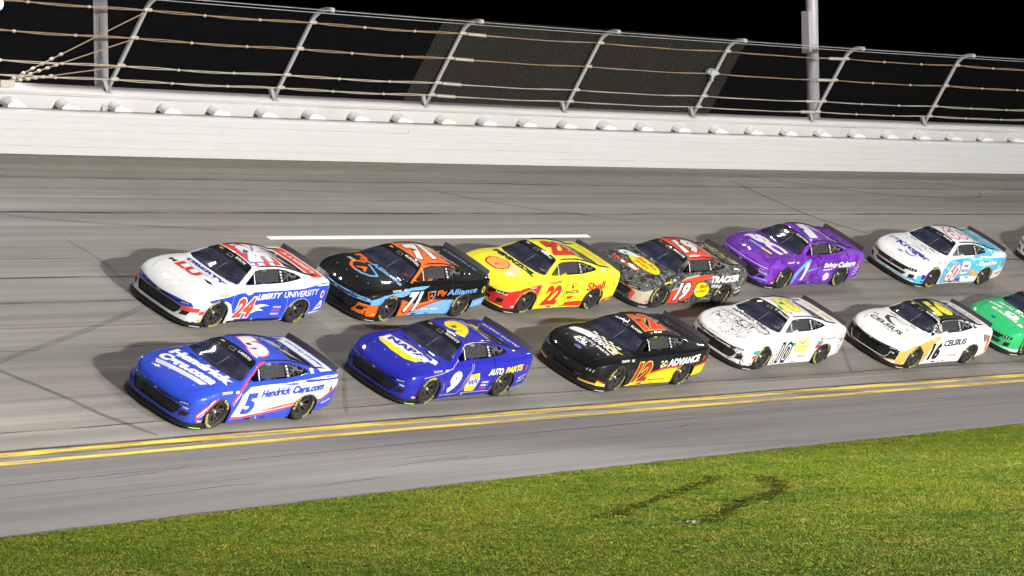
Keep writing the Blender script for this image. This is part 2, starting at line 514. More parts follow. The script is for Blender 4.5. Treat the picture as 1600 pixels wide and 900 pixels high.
# ---------------------------------------------------------------- energy-absorbing barrier and concrete wall
def path(s0, s1, u, h, ds=1.2):
    n = int((s1-s0)/ds)
    return [trk(s0 + (s1-s0)*i/n, u, h, BETA) for i in range(n + 1)]
W0, W1 = -32., 110.
barrier = empty('crash_barrier', trk(0, U_WB, 0, BETA), label='long white steel tube crash barrier along the top of the banking', category='barrier')
def sub(parent, o):
    o.parent = parent
    o.matrix_parent_inverse = Matrix.Translation(-parent.location)
    return o
TH = .215; NT_ = 5
rb = random.Random(12)
for k in range(NT_):
    h0 = .012 + k*TH; h1 = h0 + TH - .003
    # rectangular tubes in lengths of 6.9 m, butted with a narrow joint
    L = 6.9
    s = W0
    i = 0
    while s < W1:
        du = rb.uniform(-.004, .004)
        n = 6
        prof = [(U_WB + du, h0 + .008), (U_WB + du, h1 - .008), (U_WB + du + .008, h1), (U_WB + .2, h1), (U_WB + .2, h0), (U_WB + du + .008, h0)]
        vs, fs, uv = [], [], []
        for q in range(n + 1):
            ss = s + .002 + (L - .004)*q/n
            for (u, h) in prof: vs.append(trk(ss, u, h, BETA)); uv.append((ss, h + k))
        for q in range(n):
            for j in range(6):
                fs.append((q*6+j, q*6+(j+1) % 6, (q+1)*6+(j+1) % 6, (q+1)*6+j))
        me = mesh('barrier_tube', vs, fs)
        l = me.uv_layers.new(name='UVMap')
        for lp in me.loops: l.data[lp.index].uv = uv[lp.vertex_index]
        sub(barrier, new_obj('barrier_tube', me, None, [M_BARR]))
        s += L; i += 1
# top plate strip of the barrier
sub(barrier, strip('top_plate', W0, W1, [(U_WB - .012, H_W - .03, BETA), (U_WB - .012, H_W + .014, BETA), (U_WB + .22, H_W + .014, BETA), (U_WB + .22, H_W - .03, BETA)], M_BARR))
# concrete wall behind
wall = empty('concrete_wall', trk(0, U_WB + D_CT, 0, BETA), label='white concrete retaining wall behind the barrier, carrying the catch fence', category='wall')
uc = U_WB + .50
sub(wall, strip('wall_body', W0, W1, [(uc, -.3, BETA), (uc, .6, BETA), (uc, 1.30, BETA), (uc + .02, 1.325, BETA), (uc + .06, 1.33, BETA)], M_CONC))
sub(wall, strip('wall_cap', W0, W1, [(uc + .05, 1.335, BETA), (uc + .05, 1.39, BETA), (uc + .08, 1.415, BETA), (uc + .34, 1.435, BETA), (uc + .36, 1.0, BETA)], M_CONC))
sub(wall, strip('cap_joint', W0, W1, [(uc - .004, 1.296, BETA), (uc - .004, 1.318, BETA)], M_SEAM2, jitter=wob(.004, 1.2, 4)))
# near-black sheet standing in for shade in the gap between barrier and wall
sub(barrier, strip('gap_shade_sheet', W0, W1, [(U_WB + .23, .85, BETA), (uc - .01, .85, BETA)], M_DARK))
# foam wedge blocks standing in the gap, one every 1.72 m
def wedge():
    n = 9
    prof = []
    W, H = .215, .185
    vs, fs = [], []
    # cross-section along s: half-round hump, leaning; depth along u; sloping end toward growing s
    for i in range(n + 1):
        t = i/n; ang = math.pi*t
        x = -math.cos(ang)*W; z = math.sin(ang)**.75*H
        skew = .22*max(0, math.cos(ang) * -1)
        vs.append((x + skew*.9, 0.0, z*(.98 if x < 0 else .82))); vs.append((x + skew*.4, .26, z*1.06))
    for i in range(n): fs.append((2*i, 2*i+2, 2*i+3, 2*i+1))
    fs.append(tuple(2*i for i in range(n, -1, -1)))
    fs.append(tuple(2*i+1 for i in range(n + 1)))
    return mesh('foam_block', vs, fs)
wm = wedge()
wm.materials.append(M_BLOCK)
S_B = -2.69
for k in range(-14, 50):
    s = S_B + k*1.718
    t, lat, nn = frame(s)
    o = new_obj('foam_block', wm)
    M = Matrix((t, lat, nn)).transposed().to_4x4()
    M.translation = trk(s + rb.uniform(-.03, .03), U_WB + .225, H_W - .02, BETA)
    o.parent = barrier
    o.matrix_parent_inverse = Matrix.Translation(-barrier.location)
    o.matrix_basis = M

# ---------------------------------------------------------------- catch fence
fence = empty('catch_fence', trk(0, U_WB + D_CT, H_CT, BETA), label='steel catch fence with leaning hooked posts and rusty cables above the white wall', category='fence')
UF = U_WB + .64; HF = 1.405
TILT = .10
def fpt(s, L, off=0.):
    """point on the fence surface: L metres up the post"""
    Lb, rad = 2.30, .62
    if L <= Lb:
        return trk(s, UF - L*math.sin(TILT) - off, HF + L*math.cos(TILT), BETA)
    an = TILT + min((L - Lb)/rad, 1.35)
    u = UF - Lb*math.sin(TILT) - rad*(math.cos(TILT) - math.cos(an)); h = HF + Lb*math.cos(TILT) + rad*(math.sin(an) - math.sin(TILT))
    return trk(s, u - off, h, BETA)
POSTS = [-1.2 + 5.815*k for k in range(-4, 15)]
LTIP = 3.12
for ps in POSTS:
    mb = MB()
    mb.tube([fpt(ps, L) for L in (-.02, .5, 1.0, 1.5, 2.30, 2.42, 2.54, 2.66, 2.78, 2.9, 3.02, LTIP)], .060, 10)
    po = sub(fence, mb.build('post', M_GALV, None, True))
    mb = MB()
    t, lat, nn = frame(ps)
    M = Matrix((t, lat, nn)).transposed().to_4x4()
    M.translation = trk(ps, UF, HF, BETA)
    mb.box((-.10, -.11, -.004), (.10, .11, .022), M)
    # gusset brace leaning back toward -s
    for dy in (-.05, .05):
        mb.add([M @ Vector(v) for v in ((-.06, dy - .008, .02), (-.30, dy - .008, .27), (-.19, dy - .008, .30), (.04, dy - .008, .05), (-.06, dy + .008, .02), (-.30, dy + .008, .27), (-.19, dy + .008, .30), (.04, dy + .008, .05))],
               [(0, 1, 2, 3), (7, 6, 5, 4), (0, 4, 5, 1), (1, 5, 6, 2), (2, 6, 7, 3), (3, 7, 4, 0)])
    mb.add([M @ Vector(v) for v in ((-.30, -.05, .27), (-.19, -.05, .30), (-.19, .05, .30), (-.30, .05, .27), (-.30, -.05, .285), (-.19, -.05, .315), (-.19, .05, .315), (-.30, .05, .285))],
           [(0, 1, 2, 3), (7, 6, 5, 4), (0, 4, 5, 1), (1, 5, 6, 2), (2, 6, 7, 3), (3, 7, 4, 0)])
    sub(fence, mb.build('base_bracket', M_GALV, None))
    for L in (.38, .76, 1.53, 2.30):
        mb = MB(); p = fpt(ps, L, .06)
        mb.tube([p - t*.13, p - t*.11, p + t*.11, p + t*.13], [.03, .045, .045, .03], 8)
        sub(fence, mb.build('cable_clamp', M_CLAMP, None, True))
# cables: rope pairs drawn together by clips between posts
def clip(p, t, r=.036):
    mb = MB(); mb.tube([p - t*.045, p - t*.02, p + t*.02, p + t*.045], [r*.5, r, r, r*.5], 8)
    return sub(fence, mb.build('cable_clip', M_CLAMP, None, True))
def spread(s, j):
    # two ropes lie apart in some bays and together in others
    k = (s - POSTS[0])/5.815
    bay = int(k // 1); f = k - bay
    open_ = .022 if bay in (3, 4, 5, 10, 11, 12) else .006
    return open_*abs(math.sin(math.pi*f*3)) * (1 if j else -1) + .006*math.sin(s*2.1 + j)
for L, mat in ((.38, M_CABLE2), (.76, M_CABLE2), (1.53, M_CABLE), (2.30, M_CABLE)):
    for j in (0, 1):
        n = int((POSTS[-1] - POSTS[0])/.35)
        pts = []
        for i in range(n + 1):
            s = POSTS[0] + (POSTS[-1] - POSTS[0])*i/n
            f = ((s - POSTS[0])/5.815) % 1
            pts.append(fpt(s, L + spread(s, j) - .035*math.sin(math.pi*f), .085))
        mb = MB(); mb.tube(pts, .012, 6)
        sub(fence, mb.build('cable', mat if s < 0 else mat, None, True))
    for bi, ps in enumerate(POSTS[:-1]):
        for f in (.333, .667):
            if bi in (6, 7, 8): continue
            s = ps + 5.815*f
            t, _, _ = frame(s)
            clip(fpt(s, L - .035*math.sin(math.pi*f), .085), t)
# turnbuckles beside some posts
for bi, sgn in ((6, 1), (9, -1)):
    for L in (.38, .76, 1.53, 2.30):
        t, _, _ = frame(POSTS[bi])
        mb = MB()
        pts, rr = [], []
        for i in range(22):
            d = .16 + i*.034
            pts.append(fpt(POSTS[bi] + sgn*d, L - .035*math.sin(math.pi*min(1, d/5.8)), .09)); rr.append(.030 + .022*(i % 3 == 0))
        mb.tube(pts, rr, 8)
        sub(fence, mb.build('turnbuckle', M_CLAMP, None, True))
for L in (2.64, 3.08):
    mb = MB(); n = 150
    mb.tube([fpt(POSTS[0] + (POSTS[-1]-POSTS[0])*i/n, L, .05) for i in range(n+1)], .009, 5)
    sub(fence, mb.build('top_wire', M_GALV, None, True))
# anchor cables running down to the wall on the bay before the tall light pole
for L in (.76, 1.53, 2.30):
    mb = MB(); p0 = fpt(POSTS[4], L, .1); p1 = trk(POSTS[4] - 3.35, UF - .05, HF + .14, BETA)
    mb.tube([p0.lerp(p1, i/10) for i in range(11)], .016, 6)
    sub(fence, mb.build('anchor_cable', M_CABLE, None, True))
    tt = (p1 - p0).normalized()
    for i in range(6):
        mb = MB(); q = p0.lerp(p1, .62 + i*.065); mb.tube([q - tt*.04, q + tt*.04], .036, 8)
        sub(fence, mb.build('anchor_clip', M_CLAMP, None, True))
mb = MB(); pa = trk(POSTS[4] - 3.4, UF - .05, HF, BETA)
mb.box((-.18, -.15, 0), (.25, .15, .16), Matrix.Translation(pa)); sub(fence, mb.build('anchor_block', M_CLAMP, None))

# mesh panels, one per bay: fine woven wire
def wire_mat(name, col, cover, per):
    ma = principled(name, col, .8, .2, spec=.2); g = NT(ma)
    co = g.n('ShaderNodeTexCoord'); sp = g.n('ShaderNodeSeparateXYZ'); g.l(co.outputs['UV'], sp.inputs[0])
    def grid(a_, b_):
        x = g.n('ShaderNodeMath', operation='MULTIPLY'); g.l(sp.outputs[0], x.inputs[0]); x.inputs[1].default_value = a_
        y = g.n('ShaderNodeMath', operation='MULTIPLY'); g.l(sp.outputs[1], y.inputs[0]); y.inputs[1].default_value = b_
        s_ = g.n('ShaderNodeMath', operation='ADD'); g.l(x.outputs[0], s_.inputs[0]); g.l(y.outputs[0], s_.inputs[1])
        f = g.n('ShaderNodeMath', operation='FRACT'); g.l(s_.outputs[0], f.inputs[0])
        c = g.n('ShaderNodeMath', operation='LESS_THAN'); g.l(f.outputs[0], c.inputs[0]); c.inputs[1].default_value = cover
        return c.outputs[0]
    mx = g.n('ShaderNodeMath', operation='MAXIMUM')
    g.l(grid(per, per), mx.inputs[0]); g.l(grid(per, -per), mx.inputs[1])
    g.l(mx.outputs[0], g.b.inputs['Alpha'])
    return ma
M_MESH = wire_mat('fence_mesh', (.024, .024, .028), .09, 11)
M_MESH2 = wire_mat('fence_mesh_dense', (.075, .068, .054), .20, 11)
for bi, ps in enumerate(POSTS[:-1]):
    vs, fs, uv = [], [], []
    Ls = [0, .5, 1.0, 1.5, 2.3, 2.42, 2.54, 2.66, 2.78, 2.9, 3.06]
    ss = [ps + 5.815*i/4 for i in range(5)]
    for s in ss:
        for L in Ls:
            vs.append(fpt(s, L, -.06)); uv.append((s, L))
    k = len(Ls)
    for i in range(4):
        for j in range(k-1): fs.append((i*k+j, (i+1)*k+j, (i+1)*k+j+1, i*k+j+1))
    def panel(name, vs, fs, uv, mt):
        me = mesh(name, vs, fs, True)
        l = me.uv_layers.new(name='UVMap')
        for lp in me.loops: l.data[lp.index].uv = uv[lp.vertex_index]
        sub(fence, new_obj(name, me, None, [mt]))
    panel('mesh_panel', vs, fs, uv, M_MESH)
def dense(s0, s1):
    vs, fs, uv = [], [], []
    Ls = [.02, .5, 1.0, 1.5, 2.3, 2.42, 2.54, 2.66, 2.78, 2.9, 3.05]
    n = 10; k = len(Ls)
    for i in range(n+1):
        s = s0 + (s1-s0)*i/n
        for L in Ls: vs.append(fpt(s, L, -.085)); uv.append((s, L))
    for i in range(n):
        for j in range(k-1): fs.append((i*k+j, (i+1)*k+j, (i+1)*k+j+1, i*k+j+1))
    me = mesh('dense_mesh_panel', vs, fs, True)
    l = me.uv_layers.new(name='UVMap')
    for lp in me.loops: l.data[lp.index].uv = uv[lp.vertex_index]
    sub(fence, new_obj('dense_mesh_panel', me, None, [M_MESH2]))
dense(9.6, 22.9)
# small camera clamped on a post
mb = MB(); p = fpt(POSTS[8], 1.50, .10); t, lat, nn = frame(POSTS[8])
M = Matrix((t, lat, nn)).transposed().to_4x4(); M.translation = p
mb.box((-.42, -.09, .02), (-.14, .07, .17), M); mb.tube([M @ Vector((-.44, -.01, .10)), M @ Vector((-.53, -.01, .10))], [.05, .06], 10)
mb.tube([M @ Vector((-.24, 0, .02)), M @ Vector((-.14, 0, -.16)), M @ Vector((.0, .05, -.2))], .028, 8)
mb.build('fence_camera', principled('camera_grey', (.42, .45, .5), .4), None, label='small pale grey camera clamped to a catch fence post', category='camera')

# ---------------------------------------------------------------- floodlights
POLE_P = 15000.
POLE_H = 30.
MASTS = [(-72., -66., 17.0, (-2, -2, 1), 12000., 110, 'tall added fill light mast, unseen, behind the inner edge of the turn'),  # added fill light for the car fronts and the grass
         (-2., -66., 6.5, (2, 4, 2), 300000., 110, 'low infield light mast facing the middle of the turn'),
         (12., -67., 6.8, (6, 4, 2), 55000., 110, 'low infield light mast standing next to the middle one'),
         (34., -64., 7.0, (14, 4, 2), 9000., 110, 'low infield light mast facing the far end of the turn'),
         (-30., -62., 7.5, (-6, 4, 2), 5000., 110, 'low infield light mast facing the near end of the turn'),
         (25., -46., 23., (-12, -20, -.4), 190000., 42, 'tall added fill light mast, unseen, aimed down at the grass')]  # added only to brighten the infield grass
FILL_TOWERS = [(-50., 30., 42., (-10, -8, 0), 26000., 110, 'tall added fill light tower, unseen, outside the near end of the turn'),  # added out of view to lift the grass and car fronts
          (150., 0., 55., (14, -4, 0), 80000., 110, 'tall added fill light tower, unseen, outside the far end of the turn')]  # second added tower, extra light from the far end
M_LAMP = principled('lamp_glass', (.9, .95, 1), .3, emit=(.85, .92, 1), estr=30)
def flood_head(parent, M, power, name='floodlight', size=.42, col=(1, .97, .93), cone=150, tgt=None, shadow_r=.35):
    """lamp housing, glass and its own light"""
    mb = MB(); mb.lathe([(.08, -.34), (size*.55, -.28), (size, 0), (size, .03), (size*.94, .03)], 20, 'z')
    mb.v = [tuple(M @ Vector(v)) for v in mb.v]
    h = sub(parent, mb.build('lamp_housing', M_GALV, None, True))
    mb = MB(); mb.lathe([(0.001, .012), (size*.93, .012)], 20, 'z')
    mb.v = [tuple(M @ Vector(v)) for v in mb.v]
    gl = sub(parent, mb.build('lamp_glass', M_LAMP, None))
    if power:
        ld = bpy.data.lights.new('lamp', 'SPOT'); ld.energy = power; ld.color = col
        ld.shadow_soft_size = shadow_r; ld.spot_size = math.radians(cone); ld.spot_blend = .6
        lo = bpy.data.objects.new('lamp', ld); COL.objects.link(lo)
        p = M @ Vector((0, 0, .10))
        d = (Vector(tgt) - p).normalized()
        lo.parent = parent; lo.matrix_parent_inverse = Matrix.Translation(-parent.location)
        lo.matrix_basis = Matrix.Translation(p) @ d.to_track_quat('-Z', 'Y').to_matrix().to_4x4()
def aim(p, tgt):
    d = (Vector(tgt) - Vector(p)).normalized()
    return Matrix.Translation(p) @ d.to_track_quat('Z', 'Y').to_matrix().to_4x4()
# tall poles behind the wall (two stand in the picture, their lamps above it)
def pole(s, back, half, box, label, power, tgt_s, boxside):
    base = trk(s, UF + back, HF - .4, BETA)
    base.z -= .2
    P = empty('light_pole', base, label=label, category='light pole')
    mb = MB()
    t, lat, nn = frame(s)
    r = Vector((math.sin(s*KC), math.cos(s*KC), 0))
    B = Matrix((t, r, Vector((0, 0, 1)))).transposed().to_4x4(); B.translation = base
    if half:
        # H section column
        w = half
        mb.tube([B @ Vector((0, 0, z)) for z in (0, POLE_H)], [w*1.414]*2, 4)
    else:
        mb.tube([B @ Vector((0, 0, z)) for z in (0, 5, 12, POLE_H)], [.20, .195, .17, .12], 14)
    sub(P, mb.build('pole_shaft', M_POLE, None, not half))
    mb = MB(); mb.box((-.3, -.3, 0), (.3, .3, .5), B); sub(P, mb.build('base_plate', M_GALV, None))
    if box:
        z0, z1 = box
        mb = MB(); mb.box((boxside - .085, -.14, z0), (boxside + .085, .14, z1), B); sub(P, mb.build('ballast_box', M_POLE, None))
    mb = MB(); mb.box((-1.6, -2.7, POLE_H - .6), (1.6, -2.58, POLE_H - .45), B); mb.box((-.06, -2.58, POLE_H - .6), (.06, .10, POLE_H - .45), B); sub(P, mb.build('cross_arm', M_GALV, None))
    for k, x in enumerate((-1.3, 0, 1.3)):
        p = B @ Vector((x, -3.0, POLE_H - .55)); tg = trk(tgt_s + x*5, -8., 0)
        flood_head(P, aim(p, tg), power/3, tgt=tg, cone=96, shadow_r=.35)
    return P

pole(-1.05, .12, .165, (3.3, 9.0), 'square steel light pole beside the anchored end of the fence cables', POLE_P, -10, -.42)
pole(28.6, .30, 0, (2.55, 3.85), 'round grey light pole with a narrow box on its side', POLE_P, 14, -.27)
pole(58.8, .30, 0, (2.55, 3.85), 'round grey light pole farther along the wall', POLE_P, 36, -.27)
# the pole whose lit lamp shows at the corner of the picture
base = trk(-3.78, UF + .9, HF - .5, BETA)
P = empty('lamp_post', base, label='slim post with a bright lit floodlight at its top', category='lamp post')
mb = MB(); mb.tube([base + Vector((0, 0, z)) for z in (0, 1.2, 2.12)], [.07, .06, .055], 10); sub(P, mb.build('post_shaft', M_POLE, None, True))
p = base + Vector((-.06, -.16, 1.98)); tg = Vector((-35, -40, 2))
flood_head(P, aim(p, tg), 900, tgt=tg, size=.17, cone=160, col=(.75, .86, 1))
# floodlight masts out of view: the infield row, plus added fill masts and towers
def mast(x, y, h, tgt, power, cone, label):
    P = empty('unseen_light_mast', (x, y, Z_GR), label=label, category='light mast')
    mb = MB(); mb.tube([(x, y, Z_GR - .1), (x, y, Z_GR + h)], [.13, .10], 12)
    sub(P, mb.build('mast_shaft', M_POLE, None, True))
    mb = MB(); mb.box((x - 3.0, y - .06, Z_GR + h - .1), (x + 3.0, y + .06, Z_GR + h)); sub(P, mb.build('cross_arm', M_GALV, None))
    sg = 1 if tgt[1] > y else -1
    for k, dx in enumerate((-2.8, 0, 2.8)):
        p = Vector((x + dx, y + .35*sg, Z_GR + h + .45))
        flood_head(P, aim(p, tgt), power/3, tgt=tgt, cone=cone, shadow_r=.3)
for (x, y, h, tg, pw, cn, lb) in MASTS + FILL_TOWERS:
    mast(x, y, h, tg, pw, cn, lb)
# ================================================================ stock cars
# car frame: x forward, y to the car's left, z up, origin on the ground between the axles
def pchip(xs, ys):
    n = len(xs); h = [xs[i+1]-xs[i] for i in range(n-1)]; d = [(ys[i+1]-ys[i])/h[i] for i in range(n-1)]
    m_ = [0.]*n
    for i in range(1, n-1):
        if d[i-1]*d[i] > 0:
            w1 = 2*h[i]+h[i-1]; w2 = h[i]+2*h[i-1]
            m_[i] = (w1+w2)/(w1/d[i-1]+w2/d[i])
    m_[0] = d[0]; m_[-1] = d[-1]
    def f(x):
        x = min(max(x, xs[0]), xs[-1]); i = 0
        while i < n-2 and x > xs[i+1]: i += 1
        t = (x-xs[i])/h[i]
        return ((1+2*t)*(1-t)**2*ys[i] + t*(1-t)**2*h[i]*m_[i] + t*t*(3-2*t)*ys[i+1] + t*t*(t-1)*h[i]*m_[i+1])
    return f
XS = [-2.47, -2.44, -2.38, -2.2, -1.8, -1.397, -1.0, -.5, 0, .2, .45, .7, .95, 1.397, 1.8, 2.0, 2.12, 2.22, 2.28, 2.315, 2.33]
T = dict(
 zb = [.34, .30, .27, .25, .21, .16, .115, .10, .10, .10, .10, .10, .10, .12, .13, .13, .13, .135, .14, .145, .15],
 ym = [.74, .84, .89, .93, .968, .990, .968, .940, .934, .935, .937, .943, .958, .990, .970, .915, .84, .70, .53, .33, .006],
 ys = [.68, .78, .83, .868, .895, .910, .885, .862, .855, .856, .858, .862, .874, .905, .892, .845, .77, .63, .47, .28, .004],
 zs = [.89, .92, .94, .95, .94, .925, .90, .875, .86, .855, .85, .845, .84, .80, .725, .66, .605, .55, .505, .475, .45],
 yg = [.60, .68, .72, .74, .745, .76, .79, .80, .80, .80, .80, .795, .70, .66, .66, .63, .56, .45, .33, .2, .003],
 zg = [.93, .96, .978, .988, .985, .975, .955, .94, .925, .92, .915, .905, .895, .852, .775, .705, .645, .585, .535, .495, .455],
 yr = [.42, .48, .50, .53, .60, .60, .575, .565, .565, .57, .645, .745, .45, .42, .42, .40, .36, .29, .21, .13, .002],
 zr = [.94, .972, .992, 1.003, 1.025, 1.105, 1.175, 1.225, 1.23, 1.215, 1.105, .945, .915, .872, .795, .725, .662, .60, .548, .505, .457],
 zc = [.945, .977, .997, 1.010, 1.045, 1.14, 1.225, 1.28, 1.283, 1.262, 1.165, 1.05, .925, .882, .805, .735, .672, .608, .555, .51, .46])
FT = {k: pchip(XS, v) for k, v in T.items()}
def section(x):
    g = {k: f(x) for k, f in FT.items()}
    zm = g['zb'] + (g['zs'] - g['zb'])*.55
    cs = [(g['ym']-.02, g['zb']), (g['ym']-.004, g['zb']+.10), (g['ym'], zm), (g['ys']+.022, g['zs']-.05), (g['ys']-.03, g['zs']+.012),
          (g['yg'], g['zg']), (g['yr'], g['zr']), (g['yr']*.62, g['zr']+(g['zc']-g['zr'])*.72), (g['yr']*.25, g['zc']-.004), (0, g['zc'])]
    p = [Vector((x, y, z)) for y, z in cs]
    for _ in range(2):
        q = [p[0]]
        for a_, b_ in zip(p, p[1:]): q += [a_.lerp(b_, .22), a_.lerp(b_, .78)]
        q.append(p[-1]); p = q
    return p
def stations():
    xs = []
    x = -2.47
    while x < -2.3: xs.append(x); x += .015
    while x < 1.9: xs.append(x); x += .033
    while x < 2.2: xs.append(x); x += .02
    while x < 2.329: xs.append(x); x += .0085
    xs.append(2.33)
    return xs
def uncut():
    xs = stations(); vs, fs = [], []
    rows = []
    for x in xs:
        h = section(x)
        # refine tall cells so that cut-outs stay smooth
        r = []
        for a_, b_ in zip(h, h[1:]):
            k = max(1, int((a_-b_).length/.034 + .5))
            r.append((a_, b_))
        rows.append(h)
    # resample each half section to the same parameter counts, using the middle section as guide
    mid = section(0.3); cnt = [max(1, int((mid[i+1]-mid[i]).length/.030 + .5)) for i in range(len(mid)-1)]
    full = []
    for h in rows:
        half = []
        for i, c in enumerate(cnt):
            for k in range(c): half.append(h[i].lerp(h[i+1], k/c))
        half.append(h[-1])
        left = half; right = [Vector((v.x, -v.y, v.z)) for v in reversed(half[:-1])]
        full.append(left + right)
    n = len(full[0])
    for r in full: vs += r
    for i in range(len(full)-1):
        for j in range(n-1): fs.append((i*n+j, i*n+j+1, (i+1)*n+j+1, (i+1)*n+j))
    fs.append(tuple(range(n-1, -1, -1)))      # tail panel
    fs.append(tuple((len(full)-1)*n + j for j in range(n)))
    return vs, fs
UV_, UF_ = uncut()
BVH = BVHTree.FromPolygons(UV_, UF_)
UF_ = UF_[:-1]
def shoot(pr, a_, b_):
    """project a 2-D livery point on the bodywork: side (x,z), top (x,y), front (y,z)"""
    if pr == 'side': o, d = Vector((a_, 3, b_)), Vector((0, -1, 0))
    elif pr == 'rside': o, d = Vector((a_, -3, b_)), Vector((0, 1, 0))
    elif pr == 'top': o, d = Vector((a_, b_, 3)), Vector((0, 0, -1))
    else: o, d = Vector((4, a_, b_)), Vector((-1, 0, 0))
    h, nrm, i, _ = BVH.ray_cast(o, d)
    if h is None: return None
    if nrm.dot(d) > 0: nrm = -nrm
    if -nrm.dot(d) < .12: return None
    if pr in ('side', 'rside') and abs(h.y) < .25: return None
    return h, nrm
def inside(pt, poly):
    x, y = pt; c = False; j = len(poly)-1
    for i in range(len(poly)):
        xi, yi = poly[i]; xj, yj = poly[j]
        if (yi > y) != (yj > y) and x < (xj-xi)*(y-yi)/(yj-yi)+xi: c = not c
        j = i
    return c
def nearest(pt, poly):
    best = None
    for i in range(len(poly)):
        x0, y0 = poly[i-1]; x1, y1 = poly[i]; dx, dy = x1-x0, y1-y0
        q = dx*dx+dy*dy
        t = 0 if q == 0 else max(0, min(1, ((pt[0]-x0)*dx+(pt[1]-y0)*dy)/q))
        p = (x0+dx*t, y0+dy*t); d = math.hypot(p[0]-pt[0], p[1]-pt[1])
        if best is None or d < best[0]: best = (d, p)
    return best
def proj2(pr, v):
    return (v.x, v.z) if pr in ('side', 'rside') else ((v.x, v.y) if pr == 'top' else (v.y, v.z))
def faces_ok(pr, v):
    if pr == 'side': return v.y > .25
    if pr == 'rside': return v.y < -.25
    if pr == 'top': return v.z > .5
    return v.x > 1.6
def circle(cx, cy, r, n=40): return [(cx+r*math.cos(2*math.pi*i/n), cy+r*math.sin(2*math.pi*i/n)) for i in range(n)]
def rounded(poly, r=.3, it=2):
    p = poly
    for _ in range(it):
        q = []
        for i in range(len(p)):
            a_, b_ = p[i], p[(i+1) % len(p)]
            q += [(a_[0]+(b_[0]-a_[0])*r*.5, a_[1]+(b_[1]-a_[1])*r*.5), (a_[0]+(b_[0]-a_[0])*(1-r*.5), a_[1]+(b_[1]-a_[1])*(1-r*.5))]
        p = q
    return p
WS = [(.925, 0), (.915, -.30), (.87, -.55), (.765, -.735), (.70, -.745), (.235, -.555), (.175, -.515), (.165, 0), (.175, .515), (.235, .555), (.70, .745), (.765, .735), (.87, .55), (.915, .30)]
RW = [(-1.02, -.47), (-1.0, 0), (-1.02, .47), (-1.40, .515), (-1.78, .52), (-1.80, 0), (-1.78, -.52), (-1.40, -.515)]
SWIN = rounded([(.57, .918), (.30, 1.070), (.11, 1.172), (-.12, 1.195), (-.55, 1.195), (-.90, 1.165), (-1.22, 1.10), (-1.42, 1.045), (-1.47, 1.005), (-.75, .950)], .22, 2)
ARCH = .392
def arch(cx):
    return [(cx+.405*math.cos(t), .305+.325*math.sin(t)) for t in [math.pi*i/20 for i in range(21)]] + [(cx-.405, -.1), (cx+.405, -.1)]
GRILLE = {
 'a': [[(-.56, .185), (.56, .185), (.65, .28), (.68, .405), (.42, .43), (-.42, .43), (-.68, .405), (-.65, .28)]],
 'b': [[(-.50, .205), (.50, .205), (.58, .28), (.57, .325), (-.57, .325), (-.58, .28)]],
 'c': [[(-.56, .20), (.56, .20), (.66, .40), (.60, .425), (-.60, .425), (-.66, .40)]]}
def cut_body(style):
    bm = bmesh.new()
    bv = [bm.verts.new(v) for v in UV_]
    for f in UF_:
        try: bm.faces.new([bv[i] for i in f])
        except ValueError: pass
    cuts = [('side', arch(1.397)), ('side', arch(-1.397)), ('rside', arch(1.397)), ('rside', arch(-1.397)),
            ('top', WS), ('top', RW), ('side', SWIN), ('rside', SWIN)] + [('front', p) for p in GRILLE[style]]
    for pr, poly in cuts:
        lo = (min(p[0] for p in poly), min(p[1] for p in poly)); hi = (max(p[0] for p in poly), max(p[1] for p in poly))
        dead = []
        for f in bm.faces:
            if len(f.verts) > 8: continue
            c = f.calc_center_median()
            if not faces_ok(pr, c): continue
            q = proj2(pr, c)
            if lo[0] < q[0] < hi[0] and lo[1] < q[1] < hi[1] and inside(q, poly): dead.append(f)
        rim = set()
        ds = set(dead)
        for f in dead:
            for e in f.edges:
                if any(g not in ds for g in e.link_faces): rim.update(e.verts)
        bmesh.ops.delete(bm, geom=dead, context='FACES')
        for v in rim:
            if not v.is_valid: continue
            d, p = nearest(proj2(pr, v.co), poly)
            if d < .04:
                if p[1] < .101 and pr in ('side', 'rside'): continue
                h = shoot(pr, *p)
                if h and (h[0]-v.co).length < .12: v.co = h[0]
    # turn the cut edges inward so that the sheet has thickness
    edges = [e for e in bm.edges if len(e.link_faces) == 1]
    r = bmesh.ops.extrude_edge_only(bm, edges=edges)
    nv = [g for g in r['geom'] if isinstance(g, bmesh.types.BMVert)]
    for v in nv:
        c = Vector((v.co.x*.98, 0, .62))
        v.co += (c - v.co).normalized()*.022
    bmesh.ops.recalc_face_normals(bm, faces=bm.faces)
    for f in bm.faces: f.smooth = len(f.verts) <= 8
    me = bpy.data.meshes.new('body'); bm.to_mesh(me); bm.free()
    return me

